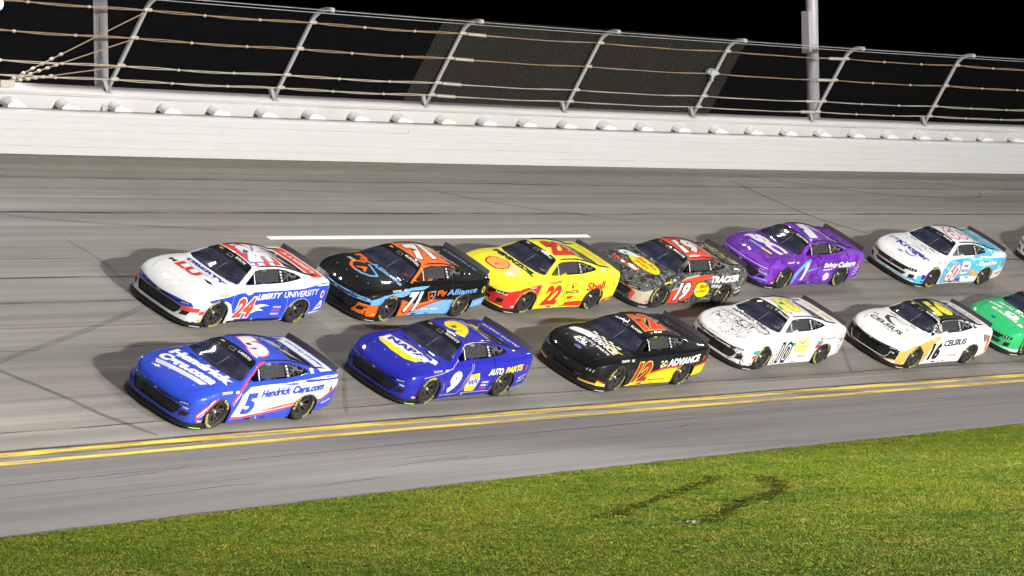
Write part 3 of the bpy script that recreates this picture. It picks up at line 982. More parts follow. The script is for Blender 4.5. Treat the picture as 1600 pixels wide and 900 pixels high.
# ---- flat artwork laid on the bodywork
def clip_grid(verts, faces, step):
    bm = bmesh.new()
    bv = [bm.verts.new((x, y, 0)) for x, y in verts]
    for f in faces:
        try: bm.faces.new([bv[i] for i in f])
        except ValueError: pass
    for ax in (0, 1):
        cs = [v.co[ax] for v in bm.verts]
        if not cs: break
        lo, hi = min(cs), max(cs)
        k = math.floor(lo/step) + 1
        no = (1, 0, 0) if ax == 0 else (0, 1, 0)
        while k*step < hi:
            co = [0, 0, 0]; co[ax] = k*step + .0007
            bmesh.ops.bisect_plane(bm, geom=bm.verts[:]+bm.edges[:]+bm.faces[:], plane_co=co, plane_no=no, dist=1e-5)
            k += 1
    bm.verts.index_update()
    vs = [(v.co.x, v.co.y) for v in bm.verts]; fs = [tuple(v.index for v in f.verts) for f in bm.faces]
    bm.free()
    return vs, fs
def lay(pr, verts, faces, off, name, mat, parent, step=.07, smooth=True):
    vs, fs = clip_grid(verts, faces, step)
    out, ok, nl = [], [], []
    for a_, b_ in vs:
        h = shoot(pr, a_, b_)
        if h is None: ok.append(False); out.append((0, 0, 0)); nl.append(None)
        else: ok.append(True); out.append(tuple(h[0] + h[1]*off)); nl.append(h[0])
    keep = []
    # artwork stops at wheel arches, windows and grille openings
    cuts = [] if name in OVER else {'side': [arch(1.397), arch(-1.397), SWIN], 'rside': [arch(1.397), arch(-1.397), SWIN], 'front': [GRILLE[STYLE[0]][0]], 'top': [WS, RW]}[pr]
    for poly in cuts:
        lo = (min(p[0] for p in poly), min(p[1] for p in poly)); hi = (max(p[0] for p in poly), max(p[1] for p in poly))
        if pr == 'top' and poly is RW: continue
        ins = [lo[0] < a_ < hi[0] and lo[1] < b_ < hi[1] and inside((a_, b_), poly) for a_, b_ in vs]
        if not any(ins): continue
        fs = [f for f in fs if not all(ins[i] for i in f)]
        touched = {i for f in fs for i in f if ins[i]}
        for i in touched:
            d, p = nearest(vs[i], poly)
            h = shoot(pr, *p)
            if h and d < step*1.6: out[i] = tuple(h[0] + h[1]*off); nl[i] = h[0]; ok[i] = True
            else: ok[i] = False
    for f in fs:
        if not all(ok[i] for i in f): continue
        ps = [nl[i] for i in f]
        if max((ps[i]-ps[i-1]).length for i in range(len(ps))) > step*3.2: continue
        keep.append(f)
    if not keep: return None
    used = sorted({i for f in keep for i in f}); mp = {o: n for n, o in enumerate(used)}
    me = mesh(name, [out[i] for i in used], [tuple(mp[i] for i in f) for f in keep], smooth)
    return new_obj(name, me, parent, [mat])
OVER = {'screen_banner', 'driver_name', 'camera_housing', 'maker_emblem', 'post_decal', 'upper_grille', 'accent_decal'}
STYLE = ['a']
TXT = {}
def glyphs(text, bold=.0, shear=0., spacing=1.0):
    key = (text, bold, shear, spacing)
    if key in TXT: return TXT[key]
    cu = bpy.data.curves.new('t', 'FONT')
    cu.body = text; cu.size = 1.0; cu.offset = bold; cu.shear = shear; cu.space_character = spacing
    cu.resolution_u = 3; cu.fill_mode = 'FRONT'
    ob = bpy.data.objects.new('t', cu)
    me = ob.to_mesh()
    vs = [(v.co.x, v.co.y) for v in me.vertices]; fs = [tuple(p.vertices) for p in me.polygons]
    ob.to_mesh_clear()
    bpy.data.objects.remove(ob); bpy.data.curves.remove(cu)
    x0 = min(v[0] for v in vs); x1 = max(v[0] for v in vs); y0 = min(v[1] for v in vs); y1 = max(v[1] for v in vs)
    vs = [((x-x0), (y-y0)) for x, y in vs]
    TXT[key] = (vs, fs, x1-x0, y1-y0)
    return TXT[key]
def paint(name, col, rough=.32, coat=1.0, metal=0.):
    return principled('paint_' + name, col, .5, metal, coat, spec=.08)
PAL = dict(white=(.68, .68, .69), black=(.006, .006, .007), red=(.62, .03, .025), blue=(.028, .070, .56), navy=(.019, .022, .37), yellow=(.85, .68, .01), gold=(.80, .45, .05),
           orange=(.80, .15, .02), sky=(.17, .40, .80), purple=(.13, .025, .36), green=(.03, .48, .16), teal=(.02, .33, .28), grey=(.20, .20, .21), silver=(.50, .50, .52), amber=(.85, .42, .09),
           cyan=(.16, .62, .78), pink=(.72, .08, .30), tan=(.50, .44, .34), cream=(.82, .70, .36), lilac=(.58, .60, .86), maroon=(.30, .03, .02), lime=(.35, .85, .05), rose=(.78, .72, .72), scarlet=(.80, .07, .03), lemon=(.86, .80, .04), dgreen=(.02, .13, .05), dgrey=(.045, .045, .05))
def C(n): return n if not isinstance(n, str) else paint(n, PAL[n])

class Livery:
    """adds artwork to one car body"""
    def __init__(s, body): s.b = body; s.k = 0
    def _off(s, layer): s.k += 1; return .0022 + .0016*layer + .00001*s.k
    def poly(s, pr, pts, col, layer=0, name='paint_panel', mirror=False, step=.055, soft=0):
        if soft: pts = rounded(pts, soft, 2)
        o = lay(pr, pts, [tuple(range(len(pts)))], s._off(layer), name, C(col), s.b, step)
        if mirror:
            if pr == 'side': lay('rside', pts, [tuple(range(len(pts)))], s._off(layer), name, C(col), s.b, step)
            elif pr == 'top':
                lay('top', [(x, -y) for x, y in pts], [tuple(range(len(pts)))], s._off(layer), name, C(col), s.b, step)
            elif pr == 'front':
                lay('front', [(-y, z) for y, z in pts], [tuple(range(len(pts)))], s._off(layer), name, C(col), s.b, step)
        return o
    def band(s, pr, line, w, col, layer=1, name='paint_stripe', mirror=False):
        """stripe of width w (one number or one per point) along a polyline"""
        P = [Vector((a_, b_)) for a_, b_ in line]
        L, R = [], []
        for i, p in enumerate(P):
            d = (P[min(i+1, len(P)-1)] - P[max(i-1, 0)]).normalized(); q = Vector((-d.y, d.x))
            ww = w[i] if isinstance(w, (list, tuple)) else w
            L.append(tuple(p + q*ww/2)); R.append(tuple(p - q*ww/2))
        vs = L + R; n = len(P)
        fs = [(i, i+1, n+i+1, n+i) for i in range(n-1)]
        lay(pr, vs, fs, s._off(layer), name, C(col), s.b, .07)
        if mirror:
            if pr == 'side': lay('rside', vs, fs, s._off(layer), name, C(col), s.b, .07)
            else: lay(pr, [(x, -y) for x, y in vs] if pr == 'top' else [(-x, y) for x, y in vs], fs, s._off(layer), name, C(col), s.b, .07)
    def text(s, where, txt, pos, h, col, w=None, bold=.02, shear=0., layer=2, name='lettering', rot=0., slope=0., spacing=1.0, outline=None, olw=.05, taper=0.):
        """where: side | hood | roof | deck | front; pos = start and baseline in that view's own coordinates"""
        if outline:
            vs, fs, W, H = glyphs(txt, bold, shear, spacing)
            vo, fo, Wo, Ho = glyphs(txt, bold + olw, shear, spacing)
            sx = (w/W) if w else h/H; sy = h/H
            ex, ey = (Wo-W)/2*sx, (Ho-H)/2*sy
            s._txt(where, (vo, fo, Wo, Ho), pos, Ho*sy, Wo*sx, outline, layer, name + '_outline', rot, slope, (-ex, -ey), taper)
            s._txt(where, (vs, fs, W, H), pos, h, W*sx, col, layer+1, name, rot, slope, (0, 0), taper)
        else:
            g = glyphs(txt, bold, shear, spacing)
            s._txt(where, g, pos, h, w or g[2]*h/g[3], col, layer, name, rot, slope, (0, 0), taper)
    def _txt(s, where, g, pos, h, w, col, layer, name, rot, slope, sh, taper):
        vs, fs, W, H = g
        c_, s_ = math.cos(rot), math.sin(rot)
        out = []
        for x, y in vs:
            t = x/W*w + sh[0]; b_ = y/H*h + sh[1]
            b_ = b_*(1 - taper*t/max(w, 1e-6)) + slope*t
            t, b_ = t*c_ - b_*s_, t*s_ + b_*c_
            if where == 'side': out.append((pos[0]-t, pos[1]+b_))
            elif where == 'hood': out.append((pos[1]-b_, pos[0]+t))
            elif where == 'roof': out.append((pos[0]-t, pos[1]-b_))
            elif where == 'deck': out.append((pos[1]+b_, pos[0]-t))
            else: out.append((pos[0]+t, pos[1]+b_))
        pr = {'side': 'side', 'hood': 'top', 'roof': 'top', 'deck': 'top', 'front': 'front'}[where]
        lay(pr, out, fs, s._off(layer), name, C(col), s.b, .09)
    def ell(s, pr, c, rx_, ry_, col, layer=1, name='emblem', rot=0., n=28):
        cr, sr = math.cos(rot), math.sin(rot)
        pts = [(c[0]+rx_*math.cos(t)*cr-ry_*math.sin(t)*sr, c[1]+rx_*math.cos(t)*sr+ry_*math.sin(t)*cr) for t in [2*math.pi*i/n for i in range(n)]]
        s.poly(pr, pts, col, layer, name)

# ---- shared meshes of the car
M_TYRE = principled('tyre_rubber_black', (.018, .018, .019), .75)
M_RIM = principled('wheel_black', (.16, .155, .15), .32, .7)
M_NUT = principled('lug_nut', (.62, .60, .60), .35, .6)
M_TL = principled('tyre_letter_yellow', (.75, .66, .10), .6)
M_CARB = principled('carbon_black', (.016, .016, .017), .45, spec=.4)
M_SPOIL = principled('spoiler_smoke', (.040, .026, .034), .38, coat=.15)
M_IN = principled('interior_black', (.012, .012, .013), .8)
M_NET = principled('window_net_webbing', (.045, .045, .047), .85)
M_BAR = principled('roll_bar_grey', (.07, .07, .075), .5)
M_BRACE = principled('screen_brace_pale', (.42, .40, .37), .5)
M_SEAT = principled('seat_black', (.02, .02, .022), .7)
M_LIGHT = principled('headlight_black', (.01, .01, .012), .12, coat=1.)
M_LED = principled('headlight_white', (.75, .76, .78), .3)
M_GRIL = principled('grille_black', (.010, .010, .011), .5)
M_SLAT = principled('grille_slat', (.055, .055, .057), .35)
def glass(name, col, alpha, rough=.04):
    ma = principled(name, col, rough, alpha=alpha, spec=.7, coat=1.)
    g = NT(ma)
    n = g.noise(g.coord('Object', (1, 1, 1)), 2.0, 5, .6)
    g.l(g.mix(g.ramp(n, [(.35, 0), (.75, 1)]), tuple(c*.6 for c in col), tuple(c*1.9 for c in col)), g.b.inputs['Base Color'])
    return ma
M_GLASS = glass('windscreen_glass', (.050, .052, .090), .62)
M_RGLASS = glass('rear_glass', (.018, .018, .024), .88)
M_QGLASS = glass('quarter_glass', (.03, .03, .035), .45)

def wheel_meshes():
    mb = MB()       # rim: outer face toward +y
    mb.lathe([(.232, -.13), (.236, .10), (.228, .125), (.215, .125), (.205, .10), (.20, .03), (.20, -.13)], 36)
    mb.lathe([(.001, .085), (.036, .085), (.05, .07), (.06, .03), (.001, .03)], 20)
    for k in range(5):
        a0 = 2*math.pi*k/5
        for da in (-.17, .17):
            c0, s0 = math.cos(a0 + da*.9), math.sin(a0 + da*.9); c1, s1 = math.cos(a0 + da*1.15), math.sin(a0 + da*1.15)
            p0 = Vector((c0*.05, .055, s0*.05)); p1 = Vector((c1*.208, .10, s1*.208))
            d = (p1-p0).normalized(); q = Vector((-d.z, 0, d.x)).normalized()*.018; y = Vector((0, .02, 0))
            mb.add([p0-q-y, p0+q-y, p1+q*.8-y, p1-q*.8-y, p0-q*.7+y, p0+q*.7+y, p1+q*.5+y, p1-q*.5+y], [(0, 3, 2, 1), (4, 5, 6, 7), (0, 1, 5, 4), (1, 2, 6, 5), (2, 3, 7, 6), (3, 0, 4, 7)])
    rim = mesh('wheel', mb.v, mb.f); rim.materials.append(M_RIM)
    mb = MB()
    mb.lathe([(.235, -.15), (.27, -.172), (.325, -.165), (.345, -.14), (.351, -.09), (.351, .09), (.345, .135), (.325, .16), (.30, .168), (.265, .165), (.236, .14)], 44)
    tyre = mesh('tyre', mb.v, mb.f, True); tyre.materials.append(M_TYRE)
    mb = MB(); mb.lathe([(.001, .115), (.022, .115), (.030, .10), (.034, .08)], 12)
    mb.lathe([(.2285, .1265), (.2345, .121)], 36)
    nut = mesh('lug_nut', mb.v, mb.f, True); nut.materials.append(M_NUT)
    mb = MB(); mb.lathe([(.001, -.06), (.205, -.06), (.205, -.09), (.001, -.09)], 28)
    disc = mesh('brake_disc', mb.v, mb.f); disc.materials.append(M_CARB)
    vv, ff = [], []
    for txt, ac in (('GOODYEAR', 1.35), ('EAGLE', -1.9)):
        vs, fs, W, H = glyphs(txt, .03, 0, 1.1)
        span = 1.5 if txt != 'EAGLE' else 1.0
        n = len(vv)
        for x, y in vs:
            an = ac + span/2 - x/W*span; r = .272 + y/H*.050
            yy = .1695 - (0 if r < .30 else (r-.30)*.32) + .0012
            vv.append((math.cos(an)*r, yy, math.sin(an)*r))
        ff += [tuple(i+n for i in f) for f in fs]
    # thin printed arcs that frame the lettering
    def arc(a0, a1, r0, r1):
        n = len(vv); K = 14
        for i in range(K+1):
            an = a0 + (a1-a0)*i/K
            for r in (r0, r1):
                yy = .1695 - (0 if r < .30 else (r-.30)*.32) + .0012
                vv.append((math.cos(an)*r, yy, math.sin(an)*r))
        for i in range(K): ff.append((n+2*i, n+2*i+1, n+2*i+3, n+2*i+2))
    let = mesh('tyre_lettering', vv, ff); let.materials.append(M_TL)
    return rim, tyre, nut, disc, let
RIM, TYRE, NUT, DISC, TLET = wheel_meshes()

def plate_mesh(name, outline, z0, z1, mat, smooth=False):
    n = len(outline)
    vs = [(x, y, z0) for x, y in outline] + [(x, y, z1) for x, y in outline]
    fs = [tuple(range(n-1, -1, -1)), tuple(range(n, 2*n))] + [(i, (i+1) % n, n+(i+1) % n, n+i) for i in range(n)]
    me = mesh(name, vs, fs); me.materials.append(mat)
    return me
# splitter: follows the nose in plan, a few centimetres proud
sp = []
for x in [1.62, 1.8, 1.95, 2.05, 2.12, 2.18, 2.22, 2.26, 2.29, 2.31, 2.325]:
    y = FT['ym'](x); sp.append((x + .05*(x-1.6)/.72, y + .022))
out = [(x, y) for x, y in sp] + [(2.395, 0)] + [(x, -y) for x, y in reversed(sp)]
SPLIT = plate_mesh('splitter', out, .055, .085, M_CARB)
# upright lip standing on the splitter, closing the nose underneath
vs, fs = [], []
lipx = [1.70, 1.85, 2.0, 2.1, 2.18, 2.24, 2.28, 2.31, 2.328]
pl = [(x, FT['ym'](x)-.012) for x in lipx] + [(x, -FT['ym'](x)+.012) for x in reversed(lipx)]
for x, y in pl: vs += [(x-.004, y, .086), (x-.008, y, .17)]
for i in range(len(pl)-1): fs.append((2*i, 2*i+2, 2*i+3, 2*i+1))
AIRDAM = mesh('air_dam', vs, fs, True); AIRDAM.materials.append(M_CARB)
# thin printed strip round the splitter's left corner
mb = MB()
ring = [(x + .004, y + .006) for x, y in sp if x > 1.66 and x < 2.12]
for (x0, y0), (x1, y1) in zip(ring, ring[1:]):
    mb.add([(x0, y0, .060), (x1, y1, .060), (x1, y1, .080), (x0, y0, .080), (x0-.05, y0-.03, .088), (x1-.05, y1-.03, .088)], [(0, 1, 2, 3), ])
SPDEC = mesh('splitter_decal', mb.v, mb.f); SPDEC.materials.append(paint('white', (.80, .80, .80)))
# spoiler blade with supports
mb = MB()
n = 12; ring = []
for i in range(n+1):
    y = -.735 + 1.47*i/n; bx = -2.335 - .04*(1 - (y/.735)**2); z0 = .985 + .012*(1-(y/.735)**2)
    ring.append((bx, y, z0))
for i, (x, y, z) in enumerate(ring):
    for dx, dz in ((0, -.03), (-.055, .105), (-.065, .105), (-.012, -.03)): mb.v.append((x+dx, y, z+dz))
for i in range(n):
    for k in range(4): mb.f.append((i*4+k, i*4+(k+1) % 4, (i+1)*4+(k+1) % 4, (i+1)*4+k))
mb.f += [(0, 3, 2, 1), (n*4, n*4+1, n*4+2, n*4+3)]
SPOIL = mesh('spoiler', mb.v, mb.f); SPOIL.materials.append(M_SPOIL)
mb = MB()
for y in (-.5, -.17, .17, .5):
    mb.add([(-2.40, y-.008, .93), (-2.47, y-.008, .93), (-2.43, y-.008, 1.06), (-2.40, y+.008, .93), (-2.47, y+.008, .93), (-2.43, y+.008, 1.06)], [(0, 1, 2), (5, 4, 3), (0, 3, 4, 1), (1, 4, 5, 2), (2, 5, 3, 0)])
SPSUP = mesh('spoiler_support', mb.v, mb.f); SPSUP.materials.append(M_CARB)
# roof rails: thin fins from the windscreen pillar back to the deck
def rail(sgn):
    vs, fs = [], []
    line = [(.10, .535), (-.2, .53), (-.6, .535), (-1.0, .545), (-1.4, .575), (-1.8, .60), (-2.15, .625)]
    pts = []
    for (x0, y0), (x1, y1) in zip(line, line[1:]):
        for k in range(6): pts.append((x0+(x1-x0)*k/6, y0+(y1-y0)*k/6))
    pts.append(line[-1])
    n = len(pts)
    for i, (x, y) in enumerate(pts):
        h = shoot('top', x, y*sgn)[0]; hh = .030*min(1, i/4, (n-1-i)/3)
        vs += [(h.x, h.y-.006, h.z-.004), (h.x, h.y-.004, h.z+hh), (h.x, h.y+.004, h.z+hh), (h.x, h.y+.006, h.z-.004)]
    for i in range(n-1):
        for k in range(3): fs.append((i*4+k, (i+1)*4+k, (i+1)*4+k+1, i*4+k+1))
    me = mesh('roof_rail', vs, fs); me.materials.append(M_CARB)
    return me
RAILS = [rail(1), rail(-1)]
# wheel tubs
mb = MB()
def tub(cx, sg):
    n = 14
    ring = [(cx+.43*math.cos(math.pi*i/n), .33+.43*math.sin(math.pi*i/n)) for i in range(n+1)]
    ring = [(cx+.43, .1)] + ring + [(cx-.43, .1)]
    vs = [(x, sg*.925, z) for x, z in ring] + [(x, sg*.50, z) for x, z in ring]
    m_ = len(ring)
    mb.add(vs, [(i, i+1, m_+i+1, m_+i) for i in range(m_-1)] + [tuple(range(m_, 2*m_))])
TUBS = []
for cx in (1.397, -1.397):
    for sg in (1, -1):
        mb = MB(); tub(cx, sg)
        # keep the tub inside the skin
        mb.v = [(x, (min(abs(y), (shoot('side', x, min(max(z, .2), .72)) or [Vector((0, .93, 0))])[0].y - .012))*sg, z) for x, y, z in mb.v]
        me = mesh('wheel_tub', mb.v, mb.f); me.materials.append(M_IN); TUBS.append(me)
# floor pan, firewall and dashboard
mb = MB()
mb.box((-2.35, -.72, .12), (2.0, .72, .16)); mb.box((.62, -.72, .16), (.70, .72, .84)); mb.box((.70, -.70, .16), (2.02, .70, .20))
mb.box((-1.05, -.66, .16), (-1.0, .66, .92)); mb.box((1.98, -.68, .17), (2.02, .68, .50)); mb.box((-2.36, -.70, .16), (-2.32, .70, .86))
PAN = mesh('floor_pan', mb.v, mb.f); PAN.materials.append(M_IN)
mb = MB(); mb.add([(.64, -.70, .82), (.64, .70, .82), (.40, .70, .84), (.40, -.70, .84), (.34, .70, .70), (.34, -.70, .70)], [(0, 1, 2, 3), (3, 2, 4, 5)])
DASH = mesh('dashboard', mb.v, mb.f); DASH.materials.append(M_SEAT)
mb = MB()
cage = [[(.58, .66, .84), (.16, .50, 1.17), (-.45, .50, 1.19), (-.45, .66, .55)], [(.58, -.66, .84), (.16, -.50, 1.17), (-.45, -.50, 1.19), (-.45, -.66, .55)], [(-.45, .50, 1.19), (-.45, -.50, 1.19)], [(.16, .50, 1.175), (.16, -.50, 1.175)],
        [(-.45, .52, 1.17), (-1.25, .50, .92)], [(-.45, -.52, 1.17), (-1.25, -.50, .92)], [(-.45, .48, 1.15), (-.45, -.55, .60)], [(-.80, .58, 1.13), (-1.25, .60, .98)], [(-.80, .62, .98), (-1.15, .58, 1.09)], [(-.95, .62, .97), (-.85, .56, 1.14)]]
for c in cage: mb.tube(c, .020, 7)
CAGE = mesh('roll_cage', mb.v, mb.f, True); CAGE.materials.append(M_BAR)
mb = MB(); mb.tube([(.22, .03, 1.185), (.72, .03, .915)], .016, 7)
BRACE = mesh('screen_brace', mb.v, mb.f, True); BRACE.materials.append(M_BRACE)
mb = MB()
mb.box((-.55, .14, .20), (-.10, .60, .34)); mb.box((-.62, .14, .30), (-.50, .60, 1.0)); mb.box((-.55, .12, .34), (-.18, .16, .70)); mb.box((-.55, .58, .34), (-.18, .62, .66))
mb.box((-.60, .20, .98), (-.50, .54, 1.12)); mb.box((-.55, .17, .92), (-.30, .20, 1.10)); mb.box((-.55, .54, .92), (-.30, .57, 1.10))
SEAT = mesh('seat', mb.v, mb.f); SEAT.materials.append(M_SEAT)
mb = MB()
ring = [Vector((.245 + .05*math.sin(2*math.pi*i/18)*.4, .37 + .16*math.cos(2*math.pi*i/18), .80 + .16*math.sin(2*math.pi*i/18))) for i in range(19)]
mb.tube(ring, .016, 7, False); mb.tube([(.25, .22, .80), (.25, .52, .80)], .012, 6); mb.tube([(.25, .37, .80), (.42, .37, .76)], .02, 6)
STEER = mesh('steering_wheel', mb.v, mb.f, True); STEER.materials.append(M_SEAT)
# window net: woven straps on the driver's side
def net():
    mb = MB()
    def P(x, z):
        h = shoot('side', x, z)
        return h[0] + Vector((0, -.03, 0))
    def strap(a0, a1, vert, w):
        n = 8; pts = []
        for i in range(n+1):
            x = a0[0]+(a1[0]-a0[0])*i/n; z = a0[1]+(a1[1]-a0[1])*i/n
            pts.append(P(x, z))
        vs = []
        for p in pts:
            e = Vector((w/2, 0, 0)) if vert else Vector((0, 0, w/2))
            vs += [p - e, p + e]
        mb.add(vs, [(2*i, 2*i+2, 2*i+3, 2*i+1) for i in range(n)])
    X0, X1 = .09, -.64
    zt = lambda x: 1.172 - max(0, -.45-x)*.06
    zb_ = .960
    K = 9
    for k in range(K):
        f = k/(K-1)
        strap((X0 - .0*f, zb_ + (zt(X0)-zb_)*f), (X1, zb_ + .01 + (zt(X1)-zb_-.01)*f), False, .019)
    K = 15
    for k in range(K):
        x = X0 + (X1-X0)*k/(K-1)
        strap((x, zb_), (x, zt(x)), True, .034)
    me = mesh('window_net', mb.v, mb.f); me.materials.append(M_NET)
    return me
NET = net()
def bar_piece(poly, name, off, mat, step=.05):
    vs, fs = clip_grid(poly, [tuple(range(len(poly)))], step)
    o = []
    for p in vs:
        h = shoot('side', *p)
        o.append(h[0] + h[1]*off)
    me = mesh(name, o, fs, True); me.materials.append(mat)
    return me
ABAR = bar_piece([(.20, .940), (.165, .940), (.150, 1.13), (.185, 1.12)], 'window_bar', -.012, principled('window_bar_white', (.6, .6, .58), .5))
def pane(poly, pr, off, name, mat, step=.06):
    vs, fs = clip_grid(poly, [tuple(range(len(poly)))], step)
    o, ok = [], []
    for p in vs:
        h = shoot(pr, *p)
        ok.append(h is not None); o.append(h[0] + h[1]*off if h else Vector())
    me = mesh(name, o, [f for f in fs if all(ok[i] for i in f)], True); me.materials.append(mat)
    return me
def scale_poly(poly, k):
    cx = sum(p[0] for p in poly)/len(poly); cy = sum(p[1] for p in poly)/len(poly)
    return [(cx+(x-cx)*k, cy+(y-cy)*k) for x, y in poly]
WSHIELD = pane(scale_poly(WS, 1.012), 'top', -.006, 'windshield', M_GLASS)
RGLASS = pane(scale_poly(RW, 1.012), 'top', -.006, 'rear_window', M_RGLASS)
QWIN = [p for p in [(-.79, .955), (-.79, 1.170), (-.92, 1.155), (-1.22, 1.095), (-1.42, 1.04), (-1.46, 1.005)]]
QGLASS = pane(QWIN, 'side', -.008, 'quarter_window', M_QGLASS)
RSIDE = pane(scale_poly(SWIN, 1.01), 'rside', -.008, 'right_side_window', M_RGLASS)
BPIL = bar_piece([(-.665, .955), (-.665, 1.188), (-.785, 1.175), (-.785, .955)], 'window_post', -.002, M_CARB)
GRPANE = {k: pane(scale_poly(v[0], 1.06), 'front', -.05, 'grille', M_GRIL) for k, v in GRILLE.items()}
def slats(style):
    poly = GRILLE[style][0]; mb = MB()
    z0 = min(p[1] for p in poly); z1 = max(p[1] for p in poly)
    k = 5
    for i in range(1, k):
        z = z0 + (z1-z0)*i/k
        ys = [y/40 for y in range(-28, 29) if inside((y/40, z), poly)]
        for side in (-1, 1):
            yy = [y for y in ys if y*side > .30]
            pts = []
            for y in yy:
                h = shoot('front', y, z)
                if h: pts.append(h[0] - Vector((.018, 0, 0)))
            if len(pts) > 1: mb.tube(pts, .009, 5)
    me = mesh('grille_slats', mb.v, mb.f); me.materials.append(M_SLAT)
    return me
SLATS = {k: slats(k) for k in GRILLE}
BODY = {k: cut_body(k) for k in GRILLE}
# right-side arches keep the same tyres; antenna
mb = MB(); mb.box((-.25, -.10, 1.265), (-.13, -.02, 1.30))
ROOFCAM = mesh('roof_camera', mb.v, mb.f); ROOFCAM.materials.append(M_CARB)

# ---- a driver: one skinned figure, seated, hands on the wheel
def driver_mesh():
    P = [((-.38, .37, .42), .16), ((-.42, .37, .60), .16), ((-.44, .37, .76), .17), ((-.43, .37, .88), .10), ((-.41, .37, .94), .06),
         ((-.40, .56, .82), .065), ((-.14, .60, .68), .05), ((.14, .53, .78), .04), ((.23, .51, .83), .036),
         ((-.40, .18, .82), .065), ((-.14, .14, .68), .05), ((.14, .21, .78), .04), ((.23, .23, .83), .036),
         ((-.30, .46, .38), .09), ((.12, .48, .47), .075), ((.42, .46, .28), .05), ((.50, .46, .26), .04),
         ((-.30, .28, .38), .09), ((.12, .26, .47), .075), ((.42, .28, .28), .05), ((.50, .28, .26), .04)]
    E = [(0, 1), (1, 2), (2, 3), (3, 4), (2, 5), (5, 6), (6, 7), (7, 8), (2, 9), (9, 10), (10, 11), (11, 12), (0, 13), (13, 14), (14, 15), (15, 16), (0, 17), (17, 18), (18, 19), (19, 20)]
    me = bpy.data.meshes.new('driver'); me.from_pydata([p for p, _ in P], E, []); me.update()
    ob = bpy.data.objects.new('driver_tmp', me); COL.objects.link(ob)
    ob.modifiers.new('skin', 'SKIN')
    if not me.skin_vertices: me.attributes
    for v, (_, r) in zip(me.skin_vertices[0].data, P): v.radius = (r, r)
    me.skin_vertices[0].data[0].use_root = True
    sb = ob.modifiers.new('sub', 'SUBSURF'); sb.levels = 1; sb.render_levels = 1
    dg = bpy.context.evaluated_depsgraph_get()
    out = bpy.data.meshes.new_from_object(ob.evaluated_get(dg))
    bpy.data.objects.remove(ob)
    out.name = 'driver'
    for f in out.polygons: f.use_smooth = True
    # gloved fingers closing round the rim
    bm = bmesh.new(); bm.from_mesh(out)
    mb = MB()
    for sgn, yc in ((1, .52), (-1, .22)):
        for k in range(4):
            z = .845 - k*.020
            mb.tube([(.215, yc+sgn*.015, z), (.262, yc+sgn*.022, z+.004), (.278, yc-sgn*.006, z+.004), (.258, yc-sgn*.020, z)], [.010, .010, .009, .008], 6)
        mb.tube([(.205, yc-sgn*.01, .835), (.228, yc-sgn*.028, .86), (.252, yc-sgn*.022, .875)], [.011, .010, .008], 6)
    vs = [bm.verts.new(v) for v in mb.v]
    for f in mb.f:
        try: bm.faces.new([vs[i] for i in f])
        except ValueError: pass
    bm.to_mesh(out); bm.free()
    return out
DRIVER = driver_mesh()
mb = MB()
prof = []
for i in range(11):
    t = math.pi*i/10
    prof.append((max(.001, math.sin(t)*(.135 if i < 6 else .13)), .08 - math.cos(t)*.15*-1 - .08))
mb.lathe([(r, h) for r, h in prof], 20, 'z', (-.38, .37, 1.03))
mb.v = [(x*1.0 + .0, y, z) for x, y, z in mb.v]
HELMET = mesh('helmet', mb.v, mb.f, True)
vs, fs = [], []
for i in range(9):
    an = -1.15 + 2.3*i/8
    for z, r in ((.995, .136), (1.035, .141), (1.075, .133)): vs.append((-.38 + math.cos(an)*r, .37 + math.sin(an)*r, z))
for i in range(8):
    for k in range(2): fs.append((i*3+k, (i+1)*3+k, (i+1)*3+k+1, i*3+k+1))
VISOR = mesh('visor', vs, fs, True); VISOR.materials.append(M_LIGHT)

